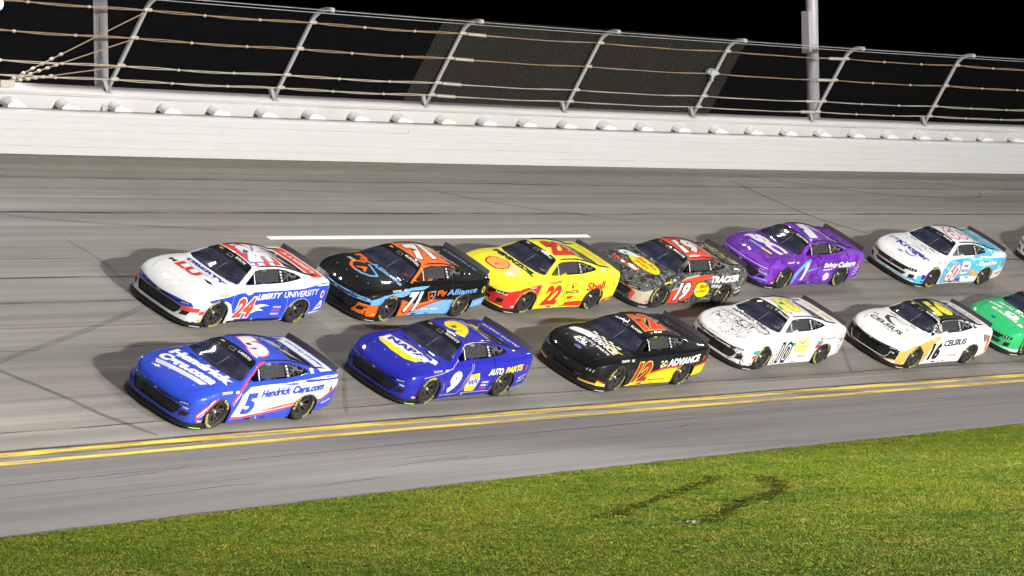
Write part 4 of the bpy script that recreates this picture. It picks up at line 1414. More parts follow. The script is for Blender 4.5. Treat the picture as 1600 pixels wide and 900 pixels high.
def attach(name, me, parent, mats=None):
    o = bpy.data.objects.new(name, me); COL.objects.link(o); o.parent = parent
    return o
def place_matrix(s, u, yaw):
    t, lat, nn = frame(s)
    f = -t; l = -lat
    f2 = f*math.cos(yaw) + l*math.sin(yaw); l2 = l*math.cos(yaw) - f*math.sin(yaw)
    M = Matrix((f2, l2, nn)).transposed().to_4x4()
    M.translation = trk(s, u, 0.004, BETA)
    return M
SHARED = {}
def build_car(s, u, yaw, style, base, label, suit, helm, who, spoiler_col=None):
    STYLE[0] = style
    root = empty('stock_car', label=label, category='race car', group='stock cars racing in two rows')
    root.matrix_basis = place_matrix(s, u, yaw)
    body = attach('body', BODY[style], root)
    if not BODY[style].materials: BODY[style].materials.append(paint('white', PAL['white']))
    body.material_slots[0].link = 'OBJECT'; body.material_slots[0].material = C(base)
    for nm, me in (('windshield', WSHIELD), ('rear_window', RGLASS), ('quarter_window', QGLASS), ('right_side_window', RSIDE), ('window_net', NET), ('window_bar', ABAR), ('window_post', BPIL),
                   ('splitter', SPLIT), ('air_dam', AIRDAM), ('floor_pan', PAN), ('dashboard', DASH), ('roll_cage', CAGE), ('screen_brace', BRACE), ('seat', SEAT), ('steering_wheel', STEER), ('roof_rail', RAILS[0]), ('roof_rail', RAILS[1]), ('roof_camera', ROOFCAM)):
        attach(nm, me, root)
    attach('inner_lining', LINING, root); attach('quarter_bars', LATT, root)['kind'] = 'stuff'
    g = attach('grille', GRPANE[style], root); attach('grille_slats', SLATS[style], g)['kind'] = 'stuff'
    sd = attach('splitter_decal', SPDEC, root)
    sd.material_slots[0].link = 'OBJECT'; sd.material_slots[0].material = C('lime' if base in ('blue', 'navy') else 'silver')
    spo = attach('spoiler', SPOIL, root); attach('spoiler_support', SPSUP, spo)
    for t_ in TUBS: attach('wheel_tub', t_, root)
    for cx in (1.397, -1.397):
        for sg in (1, -1):
            w = attach('wheel', RIM, root)
            w.location = (cx, sg*.795, .351)
            w.rotation_euler = (0, random.uniform(0, 6.28), 0 if sg > 0 else math.pi)
            for nm, me in (('tyre', TYRE), ('lug_nut', NUT), ('brake_disc', DISC), ('tyre_lettering', TLET)): attach(nm, me, w)
    d = bpy.data.objects.new('person', DRIVER); COL.objects.link(d)
    d['label'] = who; d['category'] = 'person'; d['group'] = 'drivers at the wheel'
    d.matrix_basis = root.matrix_basis.copy()
    if not DRIVER.materials: DRIVER.materials.append(M_SEAT)
    d.material_slots[0].link = 'OBJECT'; d.material_slots[0].material = C(suit)
    h = attach('helmet', HELMET, d)
    if not HELMET.materials: HELMET.materials.append(M_SEAT)
    h.material_slots[0].link = 'OBJECT'; h.material_slots[0].material = C(helm)
    attach('visor', VISOR, h)
    return root, body, Livery(body)

WSBAN = [(.40, -.615), (.335, -.592), (.235, -.556), (.178, -.512), (.165, 0), (.178, .512), (.235, .556), (.335, .592), (.40, .615), (.405, 0)]
def common(L, style, name, emblem_col='gold', accent='lime', headlight=True):
    """artwork every car carries: screen banner with the driver's name, head lamps, vents, small decals"""
    blk = C('black')
    L.poly('top', WSBAN, blk, 0, 'screen_banner')
    L.text('hood', name, (.10, .305), .072, 'white', w=.052*len(name) + .03, bold=.025, layer=1, name='driver_name')
    L.poly('top', [(.36, -.12), (.36, .04), (.27, .04), (.27, -.12)], 'grey', 1, 'camera_housing')
    L.poly('top', [(.345, -.10), (.345, .02), (.285, .02), (.285, -.10)], blk, 2, 'camera_housing')
    if emblem_col: L.ell('top', (.27, -.36), .022, .055, emblem_col, 1, 'maker_emblem')
    L.poly('side', [(.245, 1.135), (.225, 1.16), (.20, 1.15), (.215, 1.125)], accent, 1, 'accent_decal')
    # sill exhaust outlet and jacking mark
    L.poly('side', [(.42, .135), (.24, .135), (.22, .175), (.40, .175)], blk, 3, 'exhaust_outlet')
    L.poly('side', [(.06, .13), (.03, .13), (.05, .19), (.08, .20)], accent, 3, 'jack_mark')
    L.poly('side', [(-.10, .145), (-.25, .145), (-.25, .165), (-.10, .165)], blk, 3, 'exhaust_outlet')
    # window-post strip lettering
    for k in range(4):
        L.poly('side', [(-.695, .975 + k*.048), (-.755, .975 + k*.048), (-.755, 1.003 + k*.048), (-.695, 1.003 + k*.048)], 'white' if k != 1 else 'silver', 1, 'post_decal')
    # filler cap, tail lamp decal on the rear quarter
    L.ell('side', (-2.14, .70), .05, .062, 'red', 3, 'fuel_cap')
    L.ell('side', (-2.14, .70), .026, .034, 'maroon', 4, 'fuel_cap')
    # hood pins and roof-flap outlines
    for y in (-.5, -.17, .17, .5): L.ell('top', (1.93 - .12*abs(y), y), .014, .014, 'silver', 3, 'hood_pin', n=8)
    for y in (-.36, .36): L.poly('top', [(1.04, y-.11), (1.04, y+.11), (1.00, y+.11), (1.00, y-.11)], blk, 1, 'cowl_vent')
    if style == 'a':
        lamp = [(.44, .492), (.60, .512), (.78, .535), (.80, .505), (.66, .478), (.46, .462)]
        L.poly('front', lamp, M_LIGHT, 2, 'headlight', mirror=True)
        L.poly('front', [(.60, .492), (.76, .516), (.765, .507), (.62, .482)], M_LED, 3, 'headlight_strip', mirror=True)
        L.poly('front', [(-.44, .500), (.44, .500), (.45, .470), (.20, .455), (-.20, .455), (-.45, .470)], M_GRIL, 1, 'upper_grille')
        L.poly('front', [(.66, .235), (.80, .26), (.84, .36), (.70, .345)], M_GRIL, 2, 'brake_duct', mirror=True)
        L.poly('front', [(-.055, .477), (-.02, .489), (.02, .489), (.055, .477), (.02, .468), (-.02, .468)], 'silver', 3, 'nose_emblem')
    elif style == 'b':
        lamp = [(.50, .49), (.66, .515), (.80, .53), (.82, .465), (.72, .435), (.52, .425)]
        L.poly('front', lamp, M_LIGHT, 2, 'headlight', mirror=True)
        for k in range(3):
            L.poly('front', [(.60+k*.07, .50+k*.006), (.615+k*.07, .50+k*.006), (.605+k*.07, .45), (.59+k*.07, .45)], M_LED, 3, 'headlight_strip', mirror=True)
        L.poly('front', [(-.50, .495), (.50, .495), (.52, .425), (.50, .37), (-.50, .37), (-.52, .425)], M_GRIL, 1, 'upper_grille')
        L.poly('front', [(.66, .22), (.80, .25), (.82, .36), (.68, .34)], M_GRIL, 2, 'brake_duct', mirror=True)
        L.poly('front', [(-.06, .425), (-.01, .445), (.06, .437), (.05, .425), (-.01, .425)], 'silver', 3, 'nose_emblem')
    else:
        lamp = [(.42, .475), (.62, .505), (.80, .525), (.81, .49), (.66, .465), (.44, .445)]
        L.poly('front', lamp, M_LIGHT, 2, 'headlight', mirror=True)
        L.poly('front', [(.50, .468), (.74, .502), (.745, .494), (.52, .458)], M_LED, 3, 'headlight_strip', mirror=True)
    # small maker and series decals at the front corner and behind the wheel
    L.poly('side', [(1.93, .185), (1.83, .185), (1.83, .235), (1.93, .235)], emblem_col or 'gold', 3, 'corner_decal')
    L.poly('side', [(.98, .745), (.86, .745), (.86, .80), (.98, .80)], 'silver', 3, 'series_decal')
def fender_word(L, col='yellow', txt='GOODYEAR', z=.755):
    L.text('side', txt, (1.42, z), .042, col, w=.32, bold=.03, shear=.2, layer=3, name='fender_lettering', slope=.03)

# black inner lining of the shell
def lining():
    src = BODY['a']; vs = []
    for v in src.vertices: vs.append(v.co - v.normal*.026)
    fs = [tuple(p.vertices) for p in src.polygons if len(p.vertices) <= 8 and p.center.x > -1.75 and p.center.x < .95 and p.center.z > .55]
    used = sorted({i for f in fs for i in f}); mp = {o: n for n, o in enumerate(used)}
    me = mesh('inner_lining', [vs[i] for i in used], [tuple(mp[i] for i in f) for f in fs], True); me.materials.append(M_IN)
    return me
LINING = lining()
# pale bars and tape seen through the quarter window
mb = MB()
for (a0, a1) in (((-.82, .99), (-1.12, 1.10)), ((-.84, 1.14), (-1.22, 1.02)), ((-.95, .975), (-1.0, 1.13)), ((-1.12, .99), (-1.10, 1.11)), ((-1.2, 1.0), (-1.32, 1.06)), ((-.86, 1.06), (-1.30, 1.03))):
    p0 = shoot('side', *a0)[0] + Vector((0, -.03, 0)); p1 = shoot('side', *a1)[0] + Vector((0, -.03, 0))
    mb.tube([p0, p1], .011, 6)
LATT = mesh('quarter_bars', mb.v, mb.f); LATT.materials.append(M_BRACE)
def seams(L, col):
    """panel joints of the composite body: hood, nose cover, doors, roof"""
    L.band('top', [(.985, -.70), (1.0, -.4), (1.01, 0), (1.0, .4), (.985, .70)], .010, col, 3, 'panel_seam')
    for sg in (-1, 1):
        L.band('top', [(.985, .70*sg), (1.4, .70*sg), (1.8, .665*sg), (2.05, .58*sg)], .009, col, 3, 'panel_seam')
    L.band('side', [(.93, .14), (.955, .45), (.935, .70), (.90, .80)], .009, col, 3, 'panel_seam')
    L.band('side', [(-.93, .14), (-.955, .45), (-.90, .75), (-.86, .93)], .009, col, 3, 'panel_seam')
    L.band('side', [(1.86, .20), (1.80, .45), (1.74, .66)], .009, col, 3, 'panel_seam')

def arch_lips(L, col):
    for cx in (1.397, -1.397):
        L.band('side', [(cx+.417*math.cos(t), .305+.337*math.sin(t)) for t in [math.pi*i/18 for i in range(19)]], .012, col, 2, 'arch_lip')
# ================================================================ the field: thirteen cars, each in its own colours
POSE = {'5': (-8.1741, 1.6074, .0215), '24': (-4.2054, 5.5027, .0239), '9': (-.8603, 1.9374, .0362), '71': (1.6665, 5.4934, .0320), '12': (6.1978, 1.8926, .0296), '22': (7.0219, 5.6174, .0248),
        '10': (13.0166, 2.4247, .0317), '19': (12.5487, 5.6230, .0104), '16': (19.5774, 2.0087, .0198), '1': (19.1010, 6.4339, .0219), '60': (26.1470, 6.2568, .0198), 'g': (25.69, 2.30, .022), 'w': (34.08, 6.48, .022)}
def pattern(name, cols, scale, thr, dist=.6, kind='noise', rough=.5):
    """printed wrap: patches of flat colour in a procedural pattern"""
    ma = paint(name, cols[0]); g = NT(ma); v = g.coord('Object', (1, 1, 1))
    c = None
    for i, (cc, t) in enumerate(zip(cols[1:], thr)):
        vv = g.coord('Object', (1, 1, 1), loc=(i*3.1, i*1.7, i*.9))
        n = g.noise(vv, scale*(1+.35*i), 3, .6, dist)
        m_ = g.ramp(n, [(t, 0), (t+.012, 1)])
        c = g.mix(m_, c if c is not None else cols[0], cc)
    g.l(c, g.b.inputs['Base Color'])
    return ma
def scribble(name, base, ink, scale):
    """ink-drawing wrap: thin wandering contour lines on a pale ground"""
    ma = paint(name, base); g = NT(ma); v = g.coord('Object', (1, 1, 1))
    n = g.noise(v, scale, 2, .5, 1.2)
    w = g.n('ShaderNodeMath', operation='MULTIPLY'); g.l(n, w.inputs[0]); w.inputs[1].default_value = 8.
    f = g.n('ShaderNodeMath', operation='FRACT'); g.l(w.outputs[0], f.inputs[0])
    line = g.ramp(f.outputs[0], [(0, 1), (.20, 1), (.23, 0), (1, 0)])
    mask = g.ramp(g.noise(v, 2.6, 2, .5), [(.44, 0), (.50, 1)])
    k = g.n('ShaderNodeMath', operation='MULTIPLY'); g.l(line, k.inputs[0]); g.l(mask, k.inputs[1])
    g.l(g.mix(k.outputs[0], base, ink), g.b.inputs['Base Color'])
    return ma
M_CAMO = pattern('camo_wrap', [(.10, .10, .10), (.022, .023, .022), (.24, .23, .21), (.045, .043, .038)], 5.5, [.52, .58, .60])
M_INK = scribble('ink_drawing_wrap', (.76, .74, .73), (.07, .07, .08), 2.2)
M_AQUA = pattern('aqua_wrap', [(.10, .47, .72), (.20, .62, .62), (.45, .75, .80), (.05, .35, .62)], 3.0, [.54, .60, .60])
M_VIOLET = pattern('violet_wrap', [(.135, .024, .37), (.21, .05, .52), (.09, .015, .24)], 1.6, [.52, .58], 1.5)
GROUPD = 'x'
def who(desc): return 'driver in helmet at the wheel of the ' + desc

# ---------------- number 5: royal blue, white flanks with red stripes
root, body, L = build_car(*POSE['5'], 'a', 'blue', 'royal blue number 5 stock car with white flanks and red stripes', 'blue', 'white', who('royal blue number 5 car'))
common(L, 'a', 'LARSON'); seams(L, 'navy'); arch_lips(L, 'navy')
L.poly('side', [(.50, .835), (.0, .855), (-.6, .868), (-1.0, .905), (-1.5, .945), (-2.0, .965), (-2.47, .955), (-2.47, .78), (-2.25, .66), (-1.95, .52), (-1.2, .44), (-.6, .335), (-.1, .275), (.62, .215), (.90, .24), (.80, .50), (.72, .70)], 'white', 0, mirror=True)
L.poly('top', [(-1.86, -.72), (-2.28, -.70), (-2.30, 0), (-2.28, .70), (-1.86, .72), (-1.84, 0)], 'white', 0)
L.text('deck', 'Hendrick Cars.com', (.56, -2.16), .14, 'blue', w=1.1, bold=.03, shear=.2, layer=2, name='deck_lettering')
L.band('side', [(.93, .20), (.5, .195), (0, .235), (-.5, .295), (-1.0, .39), (-1.3, .47)], [.045, .04, .035, .035, .03, .02], 'scarlet', 1)
L.band('side', [(.2, .285), (-.3, .33), (-.8, .40), (-1.15, .47)], [.01, .03, .03, .012], 'scarlet', 1)
L.band('side', [(.0, .33), (-.5, .385), (-1.0, .47), (-1.2, .52)], [.008, .022, .022, .008], 'scarlet', 1)
L.band('side', [(-1.78, .43), (-2.0, .56), (-2.25, .685), (-2.47, .80)], .035, 'scarlet', 1)
L.band('side', [(1.02, .55), (.93, .66), (.80, .79), (.60, .905)], .05, 'scarlet', 1)
L.band('side', [(.62, .925), (.35, 1.06), (.13, 1.19), (-.1, 1.225)], .028, 'scarlet', 1)
L.band('side', [(.98, .50), (.90, .62), (.78, .74)], .022, 'white', 2)
L.text('side', '5', (.66, .265), .46, 'blue', w=.44, bold=.055, shear=.15, layer=2, name='door_number', outline='white', olw=.05)
L.text('side', 'Hendrick', (.12, .60), .165, 'blue', w=.94, bold=.05, shear=.30, layer=3, name='side_lettering', slope=.055)
L.text('side', 'Cars.com', (-.86, .655), .165, 'blue', w=1.0, bold=.065, shear=.25, layer=3, name='side_lettering', slope=.055)
L.text('side', 'Valvoline', (-1.94, .36), .05, 'white', w=.32, bold=.02, layer=3, name='bumper_lettering', slope=.25)
L.poly('side', [(1.99, .30), (1.90, .285), (1.80, .40), (1.55, .645), (1.62, .655), (1.86, .49)], 'white', 1, soft=.3)
L.band('side', [(1.98, .245), (1.86, .38), (1.70, .545), (1.52, .675)], .035, 'scarlet', 2)
L.band('side', [(2.0, .315), (1.88, .46), (1.72, .58)], .025, 'scarlet', 2)
L.poly('side', [(-1.50, .985), (-1.62, .985), (-1.62, 1.045), (-1.50, 1.045)], 'white', 3, 'quarter_decal')
L.text('roof', '5', (.10, .40), .80, 'white', w=.78, bold=.075, shear=.28, layer=2, name='roof_number', outline='pink', olw=.03)
L.text('hood', 'Hendrick', (-.70, 1.46), .33, 'white', w=1.46, bold=.07, shear=-.10, layer=2, name='hood_lettering', slope=.20)
L.text('hood', 'Cars.com', (-.66, 1.80), .30, 'white', w=1.30, bold=.075, shear=-.10, layer=2, name='hood_lettering', slope=.20)
L.poly('top', [(1.84, -.60), (1.95, -.50), (1.74, .56), (1.58, .60)], 'lilac', 1)
fender_word(L)
L.text('front', 'NAPA', (.70, .40), .035, 'white', w=.10, layer=3, name='nose_lettering')

# ---------------- number 24: white, blue flanks, red roof
root, body, L = build_car(*POSE['24'], 'a', 'white', 'white and blue number 24 stock car with red roof panels', 'blue', 'white', who('white and blue number 24 car'))
common(L, 'a', 'BYRON'); seams(L, 'silver'); arch_lips(L, 'silver')
L.poly('side', [(1.72, .655), (1.40, .705), (1.05, .735), (.72, .785), (.35, .795), (-.2, .80), (-.8, .82), (-1.3, .855), (-1.7, .90), (-2.05, .945), (-2.47, .94), (-2.47, .25), (-1.85, .20), (-1.0, .125), (.62, .115), (.78, .30), (.98, .56), (1.15, .635), (1.40, .655), (1.66, .60)], 'blue', 0, mirror=True)
L.poly('side', [(.92, .105), (-.96, .105), (-.96, .165), (.92, .155)], 'black', 1)
L.poly('side', [(1.95, .40), (1.72, .47), (1.70, .395), (1.92, .32)], 'scarlet', 1)
L.poly('front', [(.60, .42), (.93, .47), (.93, .38), (.66, .32)], 'scarlet', 1, mirror=True)
L.poly('front', [(-.80, .545), (-.45, .535), (0, .50), (.45, .535), (.80, .545), (.86, .47), (.66, .42), (.4, .44), (-.4, .44), (-.66, .42), (-.86, .47)], 'blue', 0)
L.poly('side', [(.36, .52), (.10, .50), (-.10, .53), (-.42, .475), (-.20, .475), (-.02, .43), (-.28, .36), (.02, .37), (.16, .30), (.34, .36)], 'white', 1, 'flame_graphic', soft=.4)
L.poly('side', [(.55, .80), (.24, .805), (.32, .75), (.45, .74)], 'white', 1)
L.text('side', '24', (.80, .22), .46, 'scarlet', w=.66, bold=.05, shear=.25, layer=2, name='door_number', outline='white', olw=.05)
L.text('side', 'LIBERTY', (.10, .615), .125, 'white', w=.82, bold=.045, shear=.25, layer=2, name='side_lettering', slope=.05)
L.text('side', 'UNIVERSITY', (-.80, .655), .135, 'white', w=1.16, bold=.015, shear=.1, layer=2, name='side_lettering', slope=.05)
L.ell('side', (-2.14, .70), .075, .09, 'white', 2, 'fuel_cap')
L.poly('side', [(-1.98, .30), (-2.28, .36), (-2.22, .55), (-2.14, .55)], 'white', 2, 'triangle_emblem'); L.poly('side', [(-2.06, .37), (-2.22, .40), (-2.17, .47)], 'blue', 3, 'triangle_emblem')
for k, c in enumerate(('white', 'pink', 'white')): L.text('side', ('VALVOLINE', 'SUNOCO', 'PERFORMANCE')[k], (-.52, .42-k*.085), .05, c, w=.26, bold=.03, layer=2, name='contingency_decal')
L.poly('top', [(.13, -.50), (-.10, -.50), (-.10, .50), (.13, .50)], 'scarlet', 0); L.poly('top', [(-.30, -.50), (-.50, -.50), (-.50, .50), (-.30, .50)], 'scarlet', 0); L.poly('top', [(-.66, -.50), (-.92, -.46), (-.92, .46), (-.66, .50)], 'scarlet', 0)
L.text('roof', '24', (.10, .38), .76, 'white', w=1.02, bold=.075, shear=.28, layer=2, name='roof_number', outline='blue', olw=.03)
L.text('hood', 'LIBERTY', (-.52, 1.13), .13, 'navy', w=1.16, bold=.045, shear=-.1, layer=2, name='hood_lettering')
L.text('hood', 'UNIVERSITY', (-.44, 1.27), .075, 'silver', w=.98, bold=.0, layer=2, name='hood_lettering')
L.text('hood', 'LU', (-.42, 1.58), .29, 'red', w=.62, bold=.055, layer=3, name='hood_lettering', outline='rose', olw=.03)
L.text('hood', 'M', (-.66, 1.52), .13, 'black', w=.18, bold=.02, layer=2, name='hood_lettering'); L.poly('top', [(1.42, .34), (1.36, .50), (1.40, .62), (1.46, .50)], 'black', 2)
L.poly('top', [(-1.86, -.70), (-2.28, -.68), (-2.30, 0), (-2.28, .68), (-1.86, .70), (-1.84, 0)], 'scarlet', 0)
L.text('deck', 'LIBERTY', (.50, -2.17), .15, 'white', w=1.0, bold=.04, layer=2, name='deck_lettering')
fender_word(L, 'gold', z=.735)

# ---------------- number 9: deep blue with a yellow badge on the bonnet
root, body, L = build_car(*POSE['9'], 'a', 'navy', 'deep blue number 9 stock car with a yellow and white bonnet badge', 'navy', 'white', who('deep blue number 9 car'))
common(L, 'a', 'ELLIOTT'); seams(L, 'black'); arch_lips(L, 'black')
L.text('side', '9', (.72, .235), .50, 'white', w=.44, bold=.06, shear=.30, layer=2, name='door_number')
L.poly('side', [(-.06, .62), (-.38, .65), (-.44, .50), (-.36, .23), (-.02, .225), (.04, .36)], 'yellow', 1, 'hexagon_badge'); L.poly('side', [(-.02, .535), (-.415, .555), (-.40, .37), (.02, .35)], 'white', 2, 'hexagon_badge')
L.text('side', 'NAPA', (-.02, .375), .15, 'navy', w=.37, bold=.04, shear=.1, layer=3, name='side_lettering', slope=.03)
L.text('side', 'AUTO', (-.72, .575), .15, 'white', w=.50, bold=.05, shear=.2, layer=2, name='side_lettering', slope=.05); L.text('side', 'PARTS', (-1.30, .61), .15, 'yellow', w=.68, bold=.05, shear=.2, layer=2, name='side_lettering', slope=.05)
for ln in ([(1.72, .655), (1.40, .70), (1.05, .735), (.70, .80), (.45, .95), (.13, 1.195), (-.3, 1.225), (-.9, 1.20)], [(.92, .50), (.88, .36), (.93, .20), (.30, .18), (.16, .30), (.12, .52), (-.04, .70), (-.06, .86)], [(-.12, .86), (-.10, .72), (.06, .54), (.09, .30), (.10, .19), (-.92, .20), (-1.04, .38), (-1.16, .55)]):
    L.band('side', ln, .016, 'tan', 2, 'pinstripe')
for k, (t_, c) in enumerate((('VALVOLINE', 'white'), ('MOBIL 1', 'white'), ('SUNOCO', 'pink'))): L.text('side', t_, (-.56, .40-k*.075), .05, c, w=.24, bold=.03, layer=2, name='contingency_decal')
L.text('side', 'MICHIGAN', (-1.95, .42), .05, 'white', w=.3, bold=.02, layer=2, name='bumper_lettering', slope=.25); L.text('side', 'AXALTA', (-1.95, .33), .05, 'white', w=.28, bold=.02, layer=2, name='bumper_lettering', slope=.25)
L.text('roof', '9', (.10, .38), .74, 'yellow', w=.80, bold=.085, shear=.28, layer=2, name='roof_number')
L.poly('top', [(1.72, -.50), (1.62, -.62), (1.30, -.56), (1.20, -.10), (1.20, .30), (1.34, .56), (1.66, .52), (1.80, .30), (1.80, -.10)], 'yellow', 1, 'hexagon_badge')
L.poly('top', [(1.60, -.58), (1.28, -.60), (1.24, .30), (1.26, .62), (1.46, .60), (1.58, .20)], 'white', 2, 'hexagon_badge')
L.text('hood', 'NAPA', (-.52, 1.52), .22, 'navy', w=1.06, bold=.055, shear=-.15, layer=3, name='hood_lettering', slope=.06)
L.poly('top', [(1.32, .64), (1.10, .56), (1.08, .70), (1.24, .76)], 'white', 2); L.text('hood', 'AUTO PARTS', (.38, 1.16), .06, 'lilac', w=.30, bold=.02, layer=3, name='hood_lettering')
L.text('deck', 'AUTO PARTS', (.56, -2.15), .12, 'cream', w=1.1, bold=.03, layer=2, name='deck_lettering'); L.text('hood', 'NAPA AUTO PARTS', (-.42, -.86), .08, 'white', w=.84, bold=.02, layer=2, name='roof_lettering')
fender_word(L, 'silver')
L.text('front', 'NAPA', (.70, .40), .035, 'white', w=.10, layer=3, name='nose_lettering')

# ---------------- number 71: black bonnet, orange roof, pale blue sills
root, body, L = build_car(*POSE['71'], 'a', 'black', 'black and pale blue number 71 stock car with an orange roof', 'orange', 'black', who('black and pale blue number 71 car'))
common(L, 'a', 'McDOWELL'); seams(L, 'dgrey'); arch_lips(L, 'dgrey')
L.poly('top', [(.15, -.56), (-.98, -.55), (-1.0, 0), (-.98, .55), (.15, .56), (.16, 0)], 'orange', 0, 'roof_panel')
L.poly('side', [(.62, .90), (.30, 1.07), (.10, 1.18), (-.15, 1.20), (-.85, 1.18), (-1.15, 1.12), (-1.0, 1.19), (-.5, 1.26), (.1, 1.26), (.72, .90)], 'orange', 0, 'roof_panel', mirror=True)
L.poly('side', [(2.05, .53), (1.72, .66), (1.40, .715), (1.05, .755), (.72, .81), (.30, .83), (-.02, .835), (.2, .76), (.60, .70), (.95, .62), (1.10, .62), (1.40, .66), (1.66, .61), (1.76, .46), (2.03, .42)], 'sky', 0)
L.poly('front', [(-.84, .56), (-.45, .545), (0, .515), (.45, .545), (.84, .56), (.88, .49), (.42, .445), (-.42, .445), (-.88, .49)], 'sky', 0)
L.poly('front', [(.60, .40), (.95, .43), (.96, .16), (.58, .17)], 'orange', 0, mirror=True); L.poly('side', [(2.05, .42), (1.78, .44), (1.80, .14), (2.05, .14)], 'orange', 0)
L.poly('side', [(.72, .12), (-.98, .12), (-1.05, .45), (-.98, .50), (-.40, .47), (.20, .27)], 'sky', 0)
L.poly('side', [(-1.80, .24), (-2.4, .27), (-2.46, .52), (-1.82, .44)], 'sky', 0)
L.poly('side', [(.98, .12), (.62, .12), (.10, .30), (-.40, .44), (-.82, .52), (-.30, .50), (.40, .42), (.98, .55)], 'orange', 1)
L.band('side', [(.60, .21), (.1, .35), (-.4, .47), (-.9, .545)], .022, 'black', 2)
L.text('side', '71', (.82, .22), .50, 'white', w=.62, bold=.045, shear=.35, layer=3, name='door_number', outline='black', olw=.05)
L.poly('side', [(.02, .70), (-.28, .72), (-.28, .55), (-.16, .47), (-.04, .53)], 'orange', 2, 'shield_emblem'); L.poly('side', [(-.14, .715), (-.28, .72), (-.28, .55), (-.16, .47)], 'sky', 3, 'shield_emblem'); L.poly('side', [(-.02, .675), (-.245, .69), (-.245, .56), (-.16, .505), (-.06, .545)], 'black', 4, 'shield_emblem')
L.text('side', 'A', (-.07, .56), .09, 'orange', w=.14, bold=.03, layer=5, name='shield_emblem')
L.text('side', 'Fly', (-.36, .565), .155, 'orange', w=.34, bold=.03, layer=2, name='side_lettering', slope=.05); L.text('side', 'Alliance', (-.72, .60), .135, 'sky', w=1.12, bold=.02, shear=.1, layer=2, name='side_lettering', slope=.055)
L.ell('side', (-2.14, .70), .07, .085, 'lime', 2, 'fuel_cap'); L.text('side', 'WIX', (-1.95, .30), .06, 'cream', w=.3, bold=.02, layer=2, name='bumper_lettering', slope=.25)
L.text('side', 'Spire', (.10, .23), .07, 'white', w=.28, shear=.3, layer=3, name='sill_lettering'); L.text('side', 'Motors', (-.26, .24), .06, 'white', w=.30, shear=.3, layer=3, name='sill_lettering')
L.text('roof', '71', (.10, .38), .74, 'white', w=.92, bold=.06, shear=.28, layer=2, name='roof_number', outline='black', olw=.03)
L.text('hood', 'Fly', (-.68, 1.18), .26, 'orange', w=.50, bold=.05, layer=2, name='hood_lettering', rot=-.15); L.text('hood', 'Alliance', (-.18, 1.13), .17, 'sky', w=1.0, bold=.04, layer=2, name='hood_lettering')
ring = [(1.46 + .27*math.cos(t), -.08 + .30*math.sin(t)) for t in [math.pi*(.15 + i/14*1.2) for i in range(15)]]
L.band('top', [(1.22, -.22), (1.34, -.36), (1.52, -.38), (1.66, -.28), (1.72, -.10)], .075, 'orange', 2, 'shield_emblem'); L.band('top', [(1.72, -.10), (1.70, .12), (1.60, .30), (1.44, .38)], .065, 'sky', 2, 'shield_emblem'); L.band('top', [(1.44, .38), (1.30, .10), (1.20, -.14)], .055, 'sky', 2, 'shield_emblem')
L.text('hood', 'A', (-.18, 1.60), .22, 'orange', w=.30, bold=.05, layer=3, name='shield_emblem')
L.text('hood', 'FR8', (-.60, 1.46), .10, 'white', w=.20, bold=.03, layer=2, name='hood_lettering')
L.poly('top', [(1.10, .42), (1.02, .42), (.98, .62), (1.06, .64)], 'rose', 2)
fender_word(L, 'white', z=.745)
L.text('deck', 'FLY ALLIANCE', (.54, -2.15), .11, 'sky', w=1.06, bold=.02, layer=2, name='deck_lettering')

# ---------------- number 12: black with a yellow sill
root, body, L = build_car(*POSE['12'], 'b', 'black', 'black number 12 stock car with a yellow sill and red numerals', 'black', 'lemon', who('black number 12 car'))
common(L, 'b', 'BLANEY', 'lilac', 'lime'); seams(L, 'dgrey'); arch_lips(L, 'dgrey')
L.poly('side', [(.98, .115), (-.98, .115), (-1.05, .42), (-1.20, .52), (-.60, .50), (.0, .40), (.55, .24)], 'yellow', 0)
L.band('side', [(.75, .19), (.1, .395), (-.6, .515), (-1.22, .56)], .05, 'scarlet', 1); L.poly('side', [(-1.80, .24), (-2.42, .28), (-2.47, .56), (-1.84, .50)], 'yellow', 0); L.band('side', [(-1.82, .51), (-2.47, .585)], .05, 'scarlet', 1)
L.poly('side', [(2.08, .12), (1.80, .12), (1.79, .21), (2.08, .28)], 'yellow', 0); L.band('side', [(2.08, .30), (1.80, .225)], .03, 'scarlet', 1)
L.band('front', [(-.90, .20), (-.6, .165), (0, .155), (.6, .165), (.90, .20)], .045, 'amber', 1)
L.text('side', '12', (.74, .21), .50, 'maroon', w=.70, bold=.045, shear=.30, layer=3, name='door_number', outline='gold', olw=.045)
L.text('side', 'ADVANCE', (-.62, .55), .18, 'white', w=1.30, bold=.055, shear=.15, layer=3, name='side_lettering', slope=.075)
for i in range(3):
    for j in range(3):
        if (i+j) % 2 == 0: L.poly('side', [(-.32-i*.07, .56+j*.05), (-.39-i*.07, .565+j*.05), (-.40-i*.07, .61+j*.05), (-.33-i*.07, .605+j*.05)], 'white', 2, 'chequer')
L.band('side', [(-.34, .53), (-.58, .60), (-.56, .70)], .03, 'yellow', 3); L.text('side', 'Menards Racing', (.02, .20), .055, 'maroon', w=.70, bold=.015, shear=.2, layer=3, name='sill_lettering')
L.text('side', 'SNAP ON', (-.42, .40), .045, 'grey', w=.24, layer=3, name='contingency_decal')
L.text('roof', '12', (.10, .38), .74, 'scarlet', w=.98, bold=.06, shear=.28, layer=2, name='roof_number', outline='amber', olw=.035)
L.poly('top', [(1.62, -.70), (1.36, -.66), (1.20, -.30), (1.26, .0), (1.46, -.12), (1.56, -.40)], 'white', 1, 'chequered_flag', soft=.3)
for i in range(7):
    for j in range(4):
        if (i+j) % 2 == 0:
            y0 = -.30 + i*.125; x0 = 1.06 + j*.075
            L.poly('top', [(x0, y0), (x0+.01, y0+.125), (x0+.085, y0+.105), (x0+.075, y0-.02)], 'white', 1, 'chequer')
